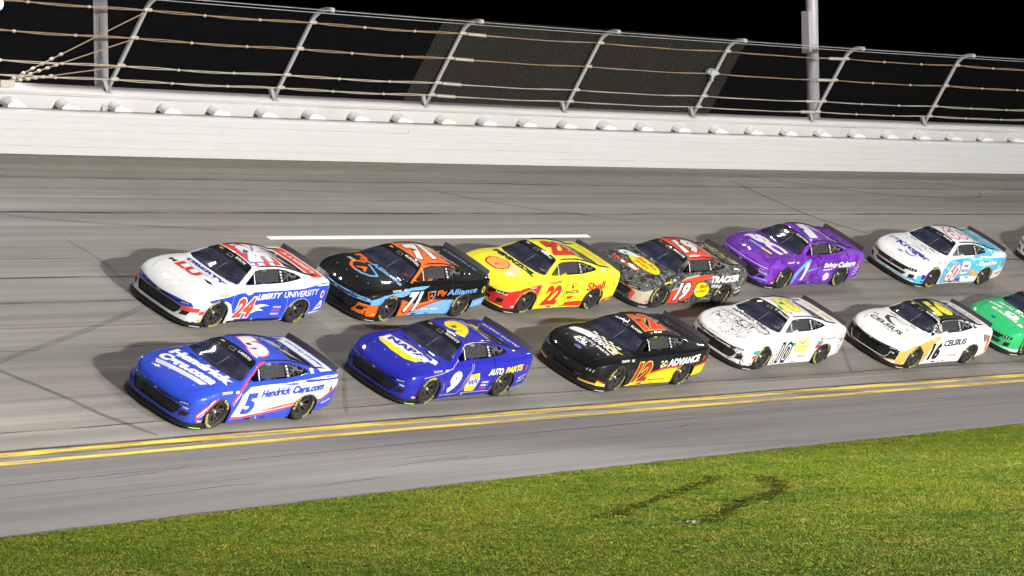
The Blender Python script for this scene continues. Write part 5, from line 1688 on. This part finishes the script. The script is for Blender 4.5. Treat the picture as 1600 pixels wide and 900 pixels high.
L.text('hood', 'ADVANCE', (-.44, 1.52), .19, 'white', w=1.12, bold=.055, layer=3, name='hood_lettering'); L.text('hood', 'AUTO PARTS', (-.22, 1.68), .09, 'white', w=.86, bold=.035, layer=3, name='hood_lettering')
L.band('top', [(1.38, .22), (1.30, .42), (1.30, .62), (1.22, .74)], [.02, .07, .06, .02], 'yellow', 3)
L.text('hood', 'PENSKE', (-.24, 1.90), .07, 'white', w=.34, bold=.03, layer=3, name='hood_lettering'); L.ell('top', (2.02, 0), .032, .10, 'lilac', 3, 'nose_emblem'); L.ell('top', (2.02, 0), .024, .085, 'blue', 4, 'nose_emblem')
L.text('hood', 'ADVANCE AUTO PARTS', (-.44, -.88), .08, 'rose', w=.88, bold=.02, layer=2, name='roof_lettering')
fender_word(L, 'white')

# ---------------- number 22: yellow with red nose
root, body, L = build_car(*POSE['22'], 'b', 'lemon', 'bright yellow number 22 stock car with a red nose', 'lemon', 'red', who('bright yellow number 22 car'))
common(L, 'b', 'LOGANO', 'lilac', 'white'); seams(L, 'gold'); arch_lips(L, 'gold')
L.poly('front', [(-.97, .47), (-.60, .50), (0, .515), (.60, .50), (.97, .47), (.97, .13), (-.97, .13)], 'red', 0)
L.poly('side', [(2.25, .50), (1.95, .60), (1.60, .69), (1.30, .735), (1.02, .755), (.90, .74), (.98, .60), (1.02, .40), (1.78, .40), (1.80, .13), (2.25, .13)], 'red', 0, mirror=True)
L.poly('side', [(-.25, .14), (-.98, .14), (-1.02, .29), (-.90, .285), (-.30, .26)], 'red', 0); L.poly('side', [(-1.82, .22), (-2.4, .26), (-2.40, .36), (-1.82, .30)], 'red', 0)
L.text('side', '22', (.76, .20), .52, 'red', w=.72, bold=.055, shear=.30, layer=2, name='door_number')
L.ell('side', (-.42, .525), .33, .225, 'black', 1, 'oval_badge', .08); L.ell('side', (-.42, .525), .315, .212, 'lemon', 2, 'oval_badge', .08)
L.text('side', 'PENNZOIL', (-.14, .47), .10, 'black', w=.56, bold=.03, shear=.15, layer=3, name='side_lettering', slope=.05); L.ell('side', (-.40, .665), .05, .055, 'red', 3, 'oval_badge'); L.poly('side', [(-.24, .415), (-.56, .43), (-.46, .345), (-.34, .34)], 'red', 3, 'oval_badge')
L.text('side', 'Shell', (-.98, .555), .21, 'red', w=.72, bold=.035, layer=3, name='side_lettering', slope=.08)
L.band('side', [(.60, .79), (.0, .82)], .02, 'red', 2); L.band('side', [(.55, .75), (.1, .79)], .02, 'red', 2); L.ell('side', (-2.14, .70), .05, .07, 'gold', 4, 'fuel_cap')
L.text('roof', '22', (.10, .38), .74, 'red', w=1.02, bold=.065, shear=.28, layer=2, name='roof_number')
L.text('hood', 'PENNZOIL', (-.68, 1.17), .20, 'black', w=1.38, bold=.06, shear=-.1, layer=3, name='hood_lettering')
sh = [(1.78, -.10), (1.78, .02), (1.68, .10), (1.52, .12), (1.40, .06), (1.32, -.04), (1.32, -.10), (1.40, -.20), (1.52, -.28), (1.66, -.26), (1.76, -.20)]
sh = [(1.58 + (x-1.56)*1.15, -.10 + (y+.08)*1.4) for x, y in sh]
L.poly('top', [(1.56 + (x-1.56)*1.15, -.08 + (y+.08)*1.15) for x, y in sh], 'red', 1, 'shell_emblem'); L.poly('top', sh, 'amber', 2, 'shell_emblem')
for an in (-.55, -.28, 0, .28, .55): L.band('top', [(1.74, -.06), (1.74 - .36*math.cos(an), -.06 + .20*math.sin(an)*1.6)], .010, 'red', 3, 'shell_emblem')
L.poly('top', [(1.36, -.10), (1.60, .30), (1.40, .58), (1.20, .22)], 'cream', 0, soft=.3)
L.text('side', 'mobil', (1.42, .68), .045, 'white', w=.26, bold=.02, shear=.2, layer=3, name='fender_lettering'); L.text('front', 'RACING', (.60, .435), .035, 'white', w=.24, bold=.02, layer=4, name='nose_lettering', slope=.1)
for k in range(2): L.band('top', [(-.86 - k*.08, -.44), (-.86 - k*.08, .44)], .018, 'black', 2)
L.text('deck', 'PENNZOIL', (.50, -2.15), .11, 'gold', w=1.0, bold=.03, layer=2, name='deck_lettering')

# ---------------- number 10: white ink-drawn wrap with green and red flashes
root, body, L = build_car(*POSE['10'], 'a', 'white', 'white number 10 stock car with black ink drawing on its bonnet', 'white', 'rose', who('white ink-drawn number 10 car'))
common(L, 'a', 'T. DILLON', 'gold', 'lime'); seams(L, 'silver'); arch_lips(L, 'silver')
L.poly('top', [(1.12, -.62), (1.08, 0), (1.20, .60), (1.70, .66), (2.05, .55), (2.20, 0), (2.05, -.60), (1.70, -.70)], M_INK, 0, 'ink_drawing', soft=.2)
L.poly('front', [(-.90, .56), (0, .58), (.90, .56), (.92, .14), (-.92, .14)], M_INK, 0, 'ink_drawing')
L.poly('side', [(.98, .66), (.40, .70), (-.10, .36), (-.06, .12), (.98, .12)], M_INK, 0, 'ink_drawing'); L.poly('side', [(-1.82, .24), (-2.45, .28), (-2.46, .88), (-2.05, .88)], M_INK, 0, 'ink_drawing')
L.text('hood', 'MAMMA MIA', (-.62, 1.08), .14, 'dgrey', w=1.16, bold=.03, shear=-.2, layer=2, name='hood_lettering'); L.band('top', [(1.12, .40), (1.04, .60), (1.12, .70), (1.26, .66)], .04, 'dgrey', 2)
L.band('top', [(1.40, -.72), (1.32, -.2), (1.30, .30), (1.36, .40), (1.30, .70)], .020, 'red', 2); L.band('top', [(1.36, -.72), (1.28, -.2), (1.26, .32), (1.32, .42), (1.26, .72)], .018, 'teal', 2)
L.band('top', [(1.50, -.10), (1.62, .02), (1.64, .18), (1.56, .30)], .04, 'dgrey', 2); L.band('top', [(1.44, -.08), (1.55, .06), (1.56, .18)], .03, 'grey', 2)
L.poly('side', [(.72, .17), (.06, .17), (.0, .72), (.62, .72)], 'white', 1)
L.text('side', '10', (.68, .21), .46, 'white', w=.50, bold=-.012, shear=.25, layer=3, name='door_number', outline='black', olw=.095)
L.poly('side', [(.02, .80), (-.70, .83), (-.66, .42), (-.52, .36), (-.02, .42), (.06, .60)], 'cream', 1, 'cream_panel', soft=.25)
L.text('side', 'SEA BEST', (-.04, .515), .10, 'gold', w=.58, bold=.02, layer=3, name='side_lettering'); L.band('side', [(-.16, .72), (-.30, .66), (-.44, .72), (-.54, .82)], [.012, .03, .02, .006], 'red', 3); L.text('side', 'SEAFOOD', (-.06, .44), .05, 'amber', w=.5, layer=3, name='side_lettering')
for x, z, c in ((1.90, .46, 'teal'), (1.90, .34, 'red'), (.22, .58, 'teal'), (-.98, .60, 'teal'), (-.94, .50, 'red')): L.poly('side', [(x, z), (x-.22, z+.03), (x-.24, z+.12), (x-.02, z+.10)], c, 2)
L.text('side', 'INTERSTATE', (-1.22, .735), .055, 'grey', w=.60, bold=.02, layer=2, name='side_lettering'); L.poly('side', [(-1.10, .73), (-1.18, .735), (-1.19, .79), (-1.11, .79)], 'red', 2); L.text('side', 'KAULIG', (-.30, .27), .055, 'grey', w=.32, bold=.02, layer=2, name='sill_lettering')
L.band('side', [(-2.18, .90), (-2.36, .80), (-2.45, .60)], .022, 'red', 2); L.band('side', [(-2.14, .86), (-2.32, .76), (-2.42, .58)], .014, 'teal', 2)
L.text('roof', '10', (.10, .37), .72, 'lemon', w=.92, bold=.06, shear=.28, layer=2, name='roof_number', outline='grey', olw=.015)
L.poly('top', [(.14, .05), (.0, .05), (.0, .22), (.14, .22)], 'teal', 1); L.poly('top', [(.0, .24), (-.12, .24), (-.12, .42), (.0, .42)], 'red', 1)
L.text('deck', 'SEA BEST', (.50, -2.15), .12, 'gold', w=1.0, bold=.03, layer=2, name='deck_lettering')
fender_word(L, 'lilac')

# ---------------- number 19: dark camouflage with orange-red roof
root, body, L = build_car(*POSE['19'], 'c', M_CAMO, 'camouflage number 19 stock car with orange roof and yellow oval badge', 'black', 'orange', who('camouflage number 19 car'))
common(L, 'c', 'BRISCOE', 'pink', 'amber'); seams(L, 'black'); arch_lips(L, 'black')
L.poly('top', [(.15, -.56), (-1.0, -.55), (-1.02, 0), (-1.0, .55), (.15, .56), (.16, 0)], 'scarlet', 0, 'roof_panel')
L.poly('side', [(.10, 1.18), (-.15, 1.20), (-.85, 1.18), (-1.30, 1.10), (-1.0, 1.19), (-.5, 1.26), (.02, 1.26)], 'scarlet', 0, 'roof_panel')
L.poly('side', [(.94, .13), (.30, .13), (-.10, .36), (-.22, .72), (-.80, .82), (-.90, .87), (-.2, .865), (.40, .80), (.62, .72), (.30, .62), (.94, .54)], 'scarlet', 1); L.band('side', [(.94, .52), (.40, .60), (.62, .72), (.40, .80), (-.2, .865)], .035, 'tan', 2)
L.poly('side', [(2.10, .42), (1.78, .56), (1.79, .13), (2.05, .13)], 'tan', 0); L.poly('front', [(-.93, .46), (-.60, .44), (.60, .44), (.93, .46), (.95, .14), (.66, .14), (.70, .36), (.62, .425), (-.62, .425), (-.70, .36), (-.66, .14), (-.95, .14)], 'tan', 0)
L.poly('front', [(.46, .445), (.66, .43), (.745, .37), (.70, .16), (.62, .17), (.655, .36), (.60, .41), (.46, .43)], 'scarlet', 1, mirror=True)
L.text('side', '19', (.74, .20), .50, 'white', w=.62, bold=.05, shear=.32, layer=3, name='door_number', outline='black', olw=.05)
L.ell('side', (-.40, .475), .36, .225, 'dgreen', 2, 'oval_badge', .20); L.ell('side', (-.42, .48), .325, .205, 'yellow', 3, 'oval_badge', .20)
L.text('side', 'Bass', (-.30, .52), .11, 'maroon', w=.34, bold=.03, layer=4, name='badge_lettering', slope=.12); L.text('side', 'Pro Shops', (-.18, .37), .10, 'red', w=.44, bold=.03, layer=4, name='badge_lettering', slope=.12)
L.poly('side', [(-.08, .46), (-.26, .54), (-.16, .40)], 'white', 4, 'fish_emblem')
L.text('side', 'TRACKER', (-.72, .665), .175, 'white', w=1.22, bold=.055, shear=.2, layer=3, name='side_lettering', slope=.045); L.text('side', 'OFF ROAD', (-.78, .55), .08, 'white', w=.42, bold=.03, shear=.2, layer=3, name='side_lettering')
L.ell('side', (-2.14, .70), .08, .095, 'green', 2, 'fuel_cap'); L.text('side', 'MOBIL 1', (-1.94, .46), .06, 'white', w=.34, bold=.03, layer=2, name='bumper_lettering', slope=.2); L.text('side', 'RHEEM', (-1.94, .34), .06, 'white', w=.30, bold=.03, layer=2, name='bumper_lettering', slope=.2)
L.text('side', 'TOYOTA', (-.56, .20), .05, 'silver', w=.36, bold=.02, layer=2, name='sill_lettering')
L.text('roof', '19', (.10, .37), .72, 'white', w=.94, bold=.06, shear=.28, layer=2, name='roof_number', outline='black', olw=.04)
L.ell('top', (1.42, .17), .285, .55, 'dgreen', 1, 'oval_badge', -.06); L.ell('top', (1.42, .17), .27, .535, 'yellow', 2, 'oval_badge', -.06)
L.text('hood', 'Bass Pro', (-.14, 1.40), .14, 'red', w=.66, bold=.035, layer=3, name='badge_lettering'); L.text('hood', 'Shops', (-.06, 1.60), .13, 'red', w=.46, bold=.035, layer=3, name='badge_lettering')
L.poly('top', [(1.62, -.60), (1.40, -.66), (1.24, -.44), (1.26, -.10), (1.36, -.14), (1.46, -.34), (1.56, -.36)], 'white', 3, 'fish_emblem', soft=.4); L.poly('top', [(1.40, -.66), (1.22, -.60), (1.18, -.24), (1.26, -.30), (1.30, -.52)], 'dgreen', 4, 'fish_emblem', soft=.3); L.ell('top', (1.48, -.46), .04, .06, 'dgreen', 4, 'fish_emblem')
L.text('hood', 'TRACKER', (-.58, 1.93), .12, 'scarlet', w=1.0, bold=.055, shear=-.1, layer=3, name='hood_lettering')
L.band('side', [(1.36, .70), (1.20, .735), (1.02, .72), (1.12, .76), (1.08, .80)], .035, 'lemon', 3, 'fender_graphic')
L.text('deck', 'BASS PRO SHOPS', (.54, -2.15), .10, 'yellow', w=1.06, bold=.03, layer=2, name='deck_lettering')

# ---------------- number 16: white with black roof and amber fender
root, body, L = build_car(*POSE['16'], 'a', 'white', 'white number 16 stock car with a black roof and amber front wing', 'white', 'black', who('white number 16 car'))
common(L, 'a', 'ALLMENDINGER', 'cream', 'scarlet'); seams(L, 'silver'); arch_lips(L, 'silver')
L.poly('top', [(.15, -.58), (-1.0, -.56), (-1.9, -.62), (-1.9, .62), (-1.0, .56), (.15, .58), (.16, 0)], 'black', 0, 'roof_panel')
L.poly('side', [(.66, .885), (.30, 1.07), (.10, 1.18), (-.15, 1.20), (-.85, 1.18), (-1.48, 1.04), (-1.47, .985), (-1.8, 1.0), (-1.9, 1.06), (-1.0, 1.24), (-.5, 1.28), (.1, 1.28), (.76, .90)], 'black', 0, 'roof_panel', mirror=True)
L.poly('side', [(2.10, .48), (1.72, .64), (1.40, .705), (1.02, .775), (.60, .845), (.22, .855), (.30, .79), (.56, .70), (.72, .52), (.86, .20), (.98, .20), (1.02, .38), (1.40, .66), (1.78, .40), (1.80, .13), (2.1, .13)], 'amber', 0, mirror=True)
L.poly('front', [(-.93, .50), (-.66, .53), (0, .49), (.66, .53), (.86, .50), (.84, .24), (.60, .15), (-.60, .15), (-.84, .24)], 'black', 0); L.band('front', [(.58, .155), (.74, .20), (.86, .235)], .04, 'amber', 1)
L.text('side', '16', (.72, .22), .50, 'black', w=.56, bold=.055, shear=.25, layer=3, name='door_number')
L.text('side', 'CELSIUS', (.06, .585), .17, 'black', w=1.06, bold=.035, shear=.2, layer=2, name='side_lettering', slope=.045); L.text('side', 'LIVE FIT', (-.56, .50), .055, 'silver', w=.42, bold=.01, layer=2, name='side_lettering', slope=.045)
L.text('side', 'KAULIG', (-.42, .29), .055, 'grey', w=.34, bold=.02, layer=2, name='sill_lettering'); L.ell('side', (-.34, .32), .03, .035, 'amber', 2)
L.poly('side', [(-1.96, .86), (-2.20, .84), (-2.28, .40), (-2.18, .36), (-2.10, .70)], 'orange', 2, soft=.2); L.poly('side', [(-1.80, .90), (-1.98, .88), (-2.06, .70), (-1.98, .64), (-1.86, .74)], 'grey', 2, soft=.3)
L.text('roof', '16', (.12, .42), .80, 'lemon', w=1.04, bold=.085, shear=.28, layer=2, name='roof_number')
L.text('hood', 'CELSIUS', (-.58, 1.82), .17, 'black', w=1.08, bold=.03, layer=2, name='hood_lettering'); L.text('hood', 'LIVE FIT', (-.02, 1.91), .05, 'grey', w=.36, layer=2, name='hood_lettering')
L.band('top', [(1.16, .02), (1.14, -.22), (1.26, -.34), (1.42, -.28), (1.54, -.06), (1.58, .14)], [.01, .07, .13, .14, .09, .02], 'dgrey', 2, 'crescent_emblem'); L.poly('top', [(1.24, .0), (1.14, .0), (1.10, .24), (1.14, .26)], 'silver', 2, 'crescent_emblem')
L.text('hood', 'C4', (-.66, 1.56), .09, 'black', w=.16, bold=.03, layer=2, name='hood_lettering'); L.poly('top', [(1.38, .36), (1.32, .52), (1.35, .56), (1.42, .40)], 'black', 2)
L.text('deck', 'CELSIUS', (.50, -2.15), .12, 'grey', w=1.0, bold=.03, layer=2, name='deck_lettering'); L.text('hood', 'CELSIUS', (-.40, -.90), .10, 'silver', w=.8, bold=.02, layer=2, name='roof_lettering')
L.text('front', 'RAM', (.66, .38), .04, 'white', w=.10, layer=3, name='nose_lettering')

# ---------------- number 1: violet
root, body, L = build_car(*POSE['1'], 'a', M_VIOLET, 'violet number 1 stock car with large white bonnet letters', 'purple', 'white', who('violet number 1 car'))
common(L, 'a', 'CHASTAIN', None, 'cream'); seams(L, 'black'); arch_lips(L, 'black')
L.text('side', '1', (.56, .24), .50, 'white', w=.26, bold=.06, shear=.30, layer=3, name='door_number')
L.poly('side', [(.98, .46), (.70, .66), (.46, .80), (.24, .84), (.40, .70), (.70, .50), (.92, .14), (.99, .14)], 'sky', 1); L.poly('side', [(.60, .64), (.34, .76), (.22, .82), (.40, .66)], 'cyan', 2); L.band('side', [(.30, .52), (-.1, .58), (-.3, .62)], [.04, .02, .004], 'sky', 1)
L.text('side', 'Safety', (-.42, .565), .16, 'white', w=.64, bold=.05, shear=.2, layer=3, name='side_lettering', slope=.05); L.text('side', 'Culture', (-1.08, .61), .16, 'white', w=.84, bold=.05, shear=.2, layer=3, name='side_lettering', slope=.05)
L.band('side', [(-.44, .53), (-.80, .555), (-.84, .60)], .03, 'white', 2); L.band('side', [(-1.30, .575), (-1.92, .635)], .02, 'sky', 2); L.ell('side', (-.68, .33), .13, .12, 'white', 2, 'round_emblem'); L.text('side', 'JOCKEY', (-.58, .31), .04, 'lilac', w=.2, layer=3, name='round_emblem')
L.ell('side', (-2.14, .70), .06, .08, 'lime', 2, 'fuel_cap')
for k in range(3): L.text('side', ('ADVENT', 'MOOSE', 'KUBOTA')[k], (-1.98, .52-k*.09), .05, 'white', w=.24, bold=.03, layer=2, name='bumper_lettering', slope=.2)
L.text('roof', '1', (.0, .40), .82, 'white', w=.72, bold=.07, shear=.28, layer=2, name='roof_number', outline='sky', olw=.02)
L.text('hood', 'SC', (-.56, 1.52), .46, 'white', w=1.14, bold=.075, layer=2, name='hood_lettering', slope=.04); L.band('top', [(1.56, -.62), (1.38, -.56), (1.28, -.44)], .075, 'white', 2); L.band('top', [(1.40, -.66), (1.26, -.56)], .05, 'white', 2)
L.poly('top', [(1.70, -.36), (1.62, -.36), (1.64, .10), (1.72, .10)], 'sky', 2); L.poly('top', [(1.72, .10), (1.64, .10), (1.64, .46), (1.71, .46)], 'lemon', 2)
L.band('front', [(-.80, .56), (-.5, .555), (.5, .555), (.80, .56)], .012, 'lilac', 3); L.text('front', 'TRACKHOUSE', (.62, .40), .03, 'white', w=.22, layer=3, name='nose_lettering'); L.band('front', [(.58, .20), (.74, .235), (.88, .25)], .035, 'sky', 2)
fender_word(L, 'white'); L.text('hood', 'TRACKHOUSE', (-.42, -.88), .09, 'silver', w=.84, bold=.02, layer=2, name='roof_lettering')

# ---------------- number 60: white bonnet, aqua flanks
root, body, L = build_car(*POSE['60'], 'b', 'white', 'white and aqua number 60 stock car with magenta roof numerals', 'white', 'sky', who('white and aqua number 60 car'))
common(L, 'b', 'PREECE', 'blue', 'scarlet'); seams(L, 'silver'); arch_lips(L, 'silver')
L.poly('side', [(.94, .58), (.80, .74), (.60, .84), (.0, .87), (-.60, .89), (-.70, 1.21), (-.90, 1.22), (-1.4, 1.08), (-1.8, 1.02), (-2.3, .99), (-2.46, .86), (-2.40, .60), (-1.85, .50), (-1.2, .58), (-1.0, .30), (-.98, .13), (.96, .13)], M_AQUA, 0, 'aqua_panel')
L.poly('top', [(-1.0, -.58), (-1.02, .0), (-1.0, .58), (-2.28, .72), (-2.30, 0), (-2.28, -.72)], M_AQUA, 0, 'aqua_panel')
L.poly('front', [(-.95, .30), (-.60, .20), (.60, .20), (.95, .30), (.95, .12), (-.95, .12)], M_AQUA, 0, 'aqua_panel'); L.poly('side', [(2.08, .40), (1.79, .36), (1.80, .13), (2.08, .13)], M_AQUA, 0, 'aqua_panel'); L.poly('side', [(1.96, .44), (1.80, .42), (1.80, .30), (1.93, .28)], 'navy', 1)
L.text('side', '60', (.70, .20), .52, 'white', w=.64, bold=.02, shear=.32, layer=3, name='door_number', outline='red', olw=.055)
L.poly('side', [(-.02, .15), (-.98, .17), (-1.02, .34), (-.10, .33)], 'white', 1); L.text('side', 'FedEx', (.10, .17), .13, 'navy', w=.30, bold=.05, shear=.3, layer=2, name='sill_lettering'); L.poly('side', [(-.40, .26), (-.56, .265), (-.56, .31), (-.40, .305)], 'orange', 2)
L.ell('side', (-.66, .47), .12, .08, 'amber', 2, 'fruit_graphic', .5); L.ell('side', (-.82, .40), .12, .08, 'amber', 2, 'fruit_graphic', .4)
L.text('side', 'Capri Sun', (-.90, .625), .15, 'white', w=.90, bold=.055, shear=.15, layer=3, name='side_lettering', slope=.06, outline='lilac', olw=.03)
L.poly('side', [(-.02, .78), (-.42, .80), (-.48, .62), (-.40, .42), (-.02, .40), (-.06, .60)], 'rose', 2, 'pouch_graphic', soft=.3); L.text('side', 'GLAD', (-.06, .48), .08, 'purple', w=.36, bold=.04, layer=3, name='side_lettering'); L.text('side', 'ME', (-.16, .62), .08, 'navy', w=.20, bold=.03, layer=3, name='side_lettering')
L.ell('side', (-2.14, .70), .06, .08, 'lime', 2, 'fuel_cap'); L.text('side', 'BUSCH', (-1.96, .34), .08, 'red', w=.3, bold=.03, layer=2, name='bumper_lettering', slope=.2)
L.text('roof', '60', (.10, .37), .72, 'white', w=.98, bold=.03, shear=.28, layer=2, name='roof_number', outline='pink', olw=.05)
L.text('hood', 'Kroger', (-.42, 1.86), .30, 'navy', w=1.20, bold=.04, layer=2, name='hood_lettering', slope=.02); L.text('hood', 'joly', (-.76, 1.70), .17, 'navy', w=.34, bold=.03, layer=2, name='hood_lettering')
L.band('top', [(1.62, -.12), (1.46, .02), (1.40, .16), (1.46, .30)], .022, 'navy', 2); L.band('top', [(1.90, .06), (1.98, .20), (1.96, .36), (1.86, .44)], .030, 'navy', 2)
rr = random.Random(60)
for k in range(26):
    x = rr.uniform(1.08, 1.45); y = rr.uniform(-.5, .5); L.ell('top', (x, y), rr.uniform(.012, .03), rr.uniform(.02, .06), rr.choice(['rose', 'cream', 'lilac', 'pink', 'silver', 'cyan']), 1, 'petal_graphic', rr.uniform(0, 3), 8)
L.ell('top', (2.02, -.02), .028, .09, 'grey', 3, 'nose_emblem')
fender_word(L, 'silver')

# ---------------- green car
root, body, L = build_car(*POSE['g'], 'b', 'green', 'bright green stock car with white bonnet lettering and white lower lip', 'green', 'white', who('bright green car'))
common(L, 'b', 'BUESCHER', 'lilac', 'lime'); seams(L, 'dgreen'); arch_lips(L, 'dgreen')
L.text('hood', 'FIFTH THIRD', (-.56, 1.20), .13, 'white', w=1.16, bold=.05, layer=2, name='hood_lettering'); L.text('hood', 'BANK', (-.70, 1.48), .14, 'white', w=.48, bold=.05, layer=2, name='hood_lettering'); L.text('hood', 'BUILDERS', (-.42, 1.72), .12, 'white', w=.92, bold=.05, layer=2, name='hood_lettering')
L.poly('top', [(1.58, -.06), (1.36, -.06), (1.32, .20), (1.40, .40), (1.60, .42)], 'white', 1, soft=.3); L.poly('top', [(1.52, .04), (1.42, .04), (1.42, .24), (1.52, .26)], 'teal', 2, soft=.3); L.poly('top', [(1.76, .56), (1.62, .58), (1.62, .72), (1.74, .72)], 'white', 1, soft=.2)
L.ell('top', (2.03, -.06), .026, .085, 'navy', 3, 'nose_emblem')
L.poly('front', [(-.93, .215), (-.60, .175), (.60, .175), (.93, .215), (.93, .13), (-.93, .13)], 'white', 1); L.poly('side', [(2.10, .20), (1.80, .19), (1.80, .13), (2.10, .13)], 'white', 1)
L.text('side', '17', (.74, .21), .50, 'white', w=.62, bold=.055, shear=.3, layer=2, name='door_number'); L.text('roof', '17', (.05, .35), .64, 'white', w=.76, bold=.06, shear=.28, layer=2, name='roof_number')
fender_word(L, 'white')

# ---------------- white car following behind
root, body, L = build_car(*POSE['w'], 'b', 'white', 'white stock car with a black grille following the aqua car', 'black', 'white', who('last white car'))
common(L, 'b', 'GILLILAND', 'lilac', 'lime'); seams(L, 'silver'); arch_lips(L, 'silver')
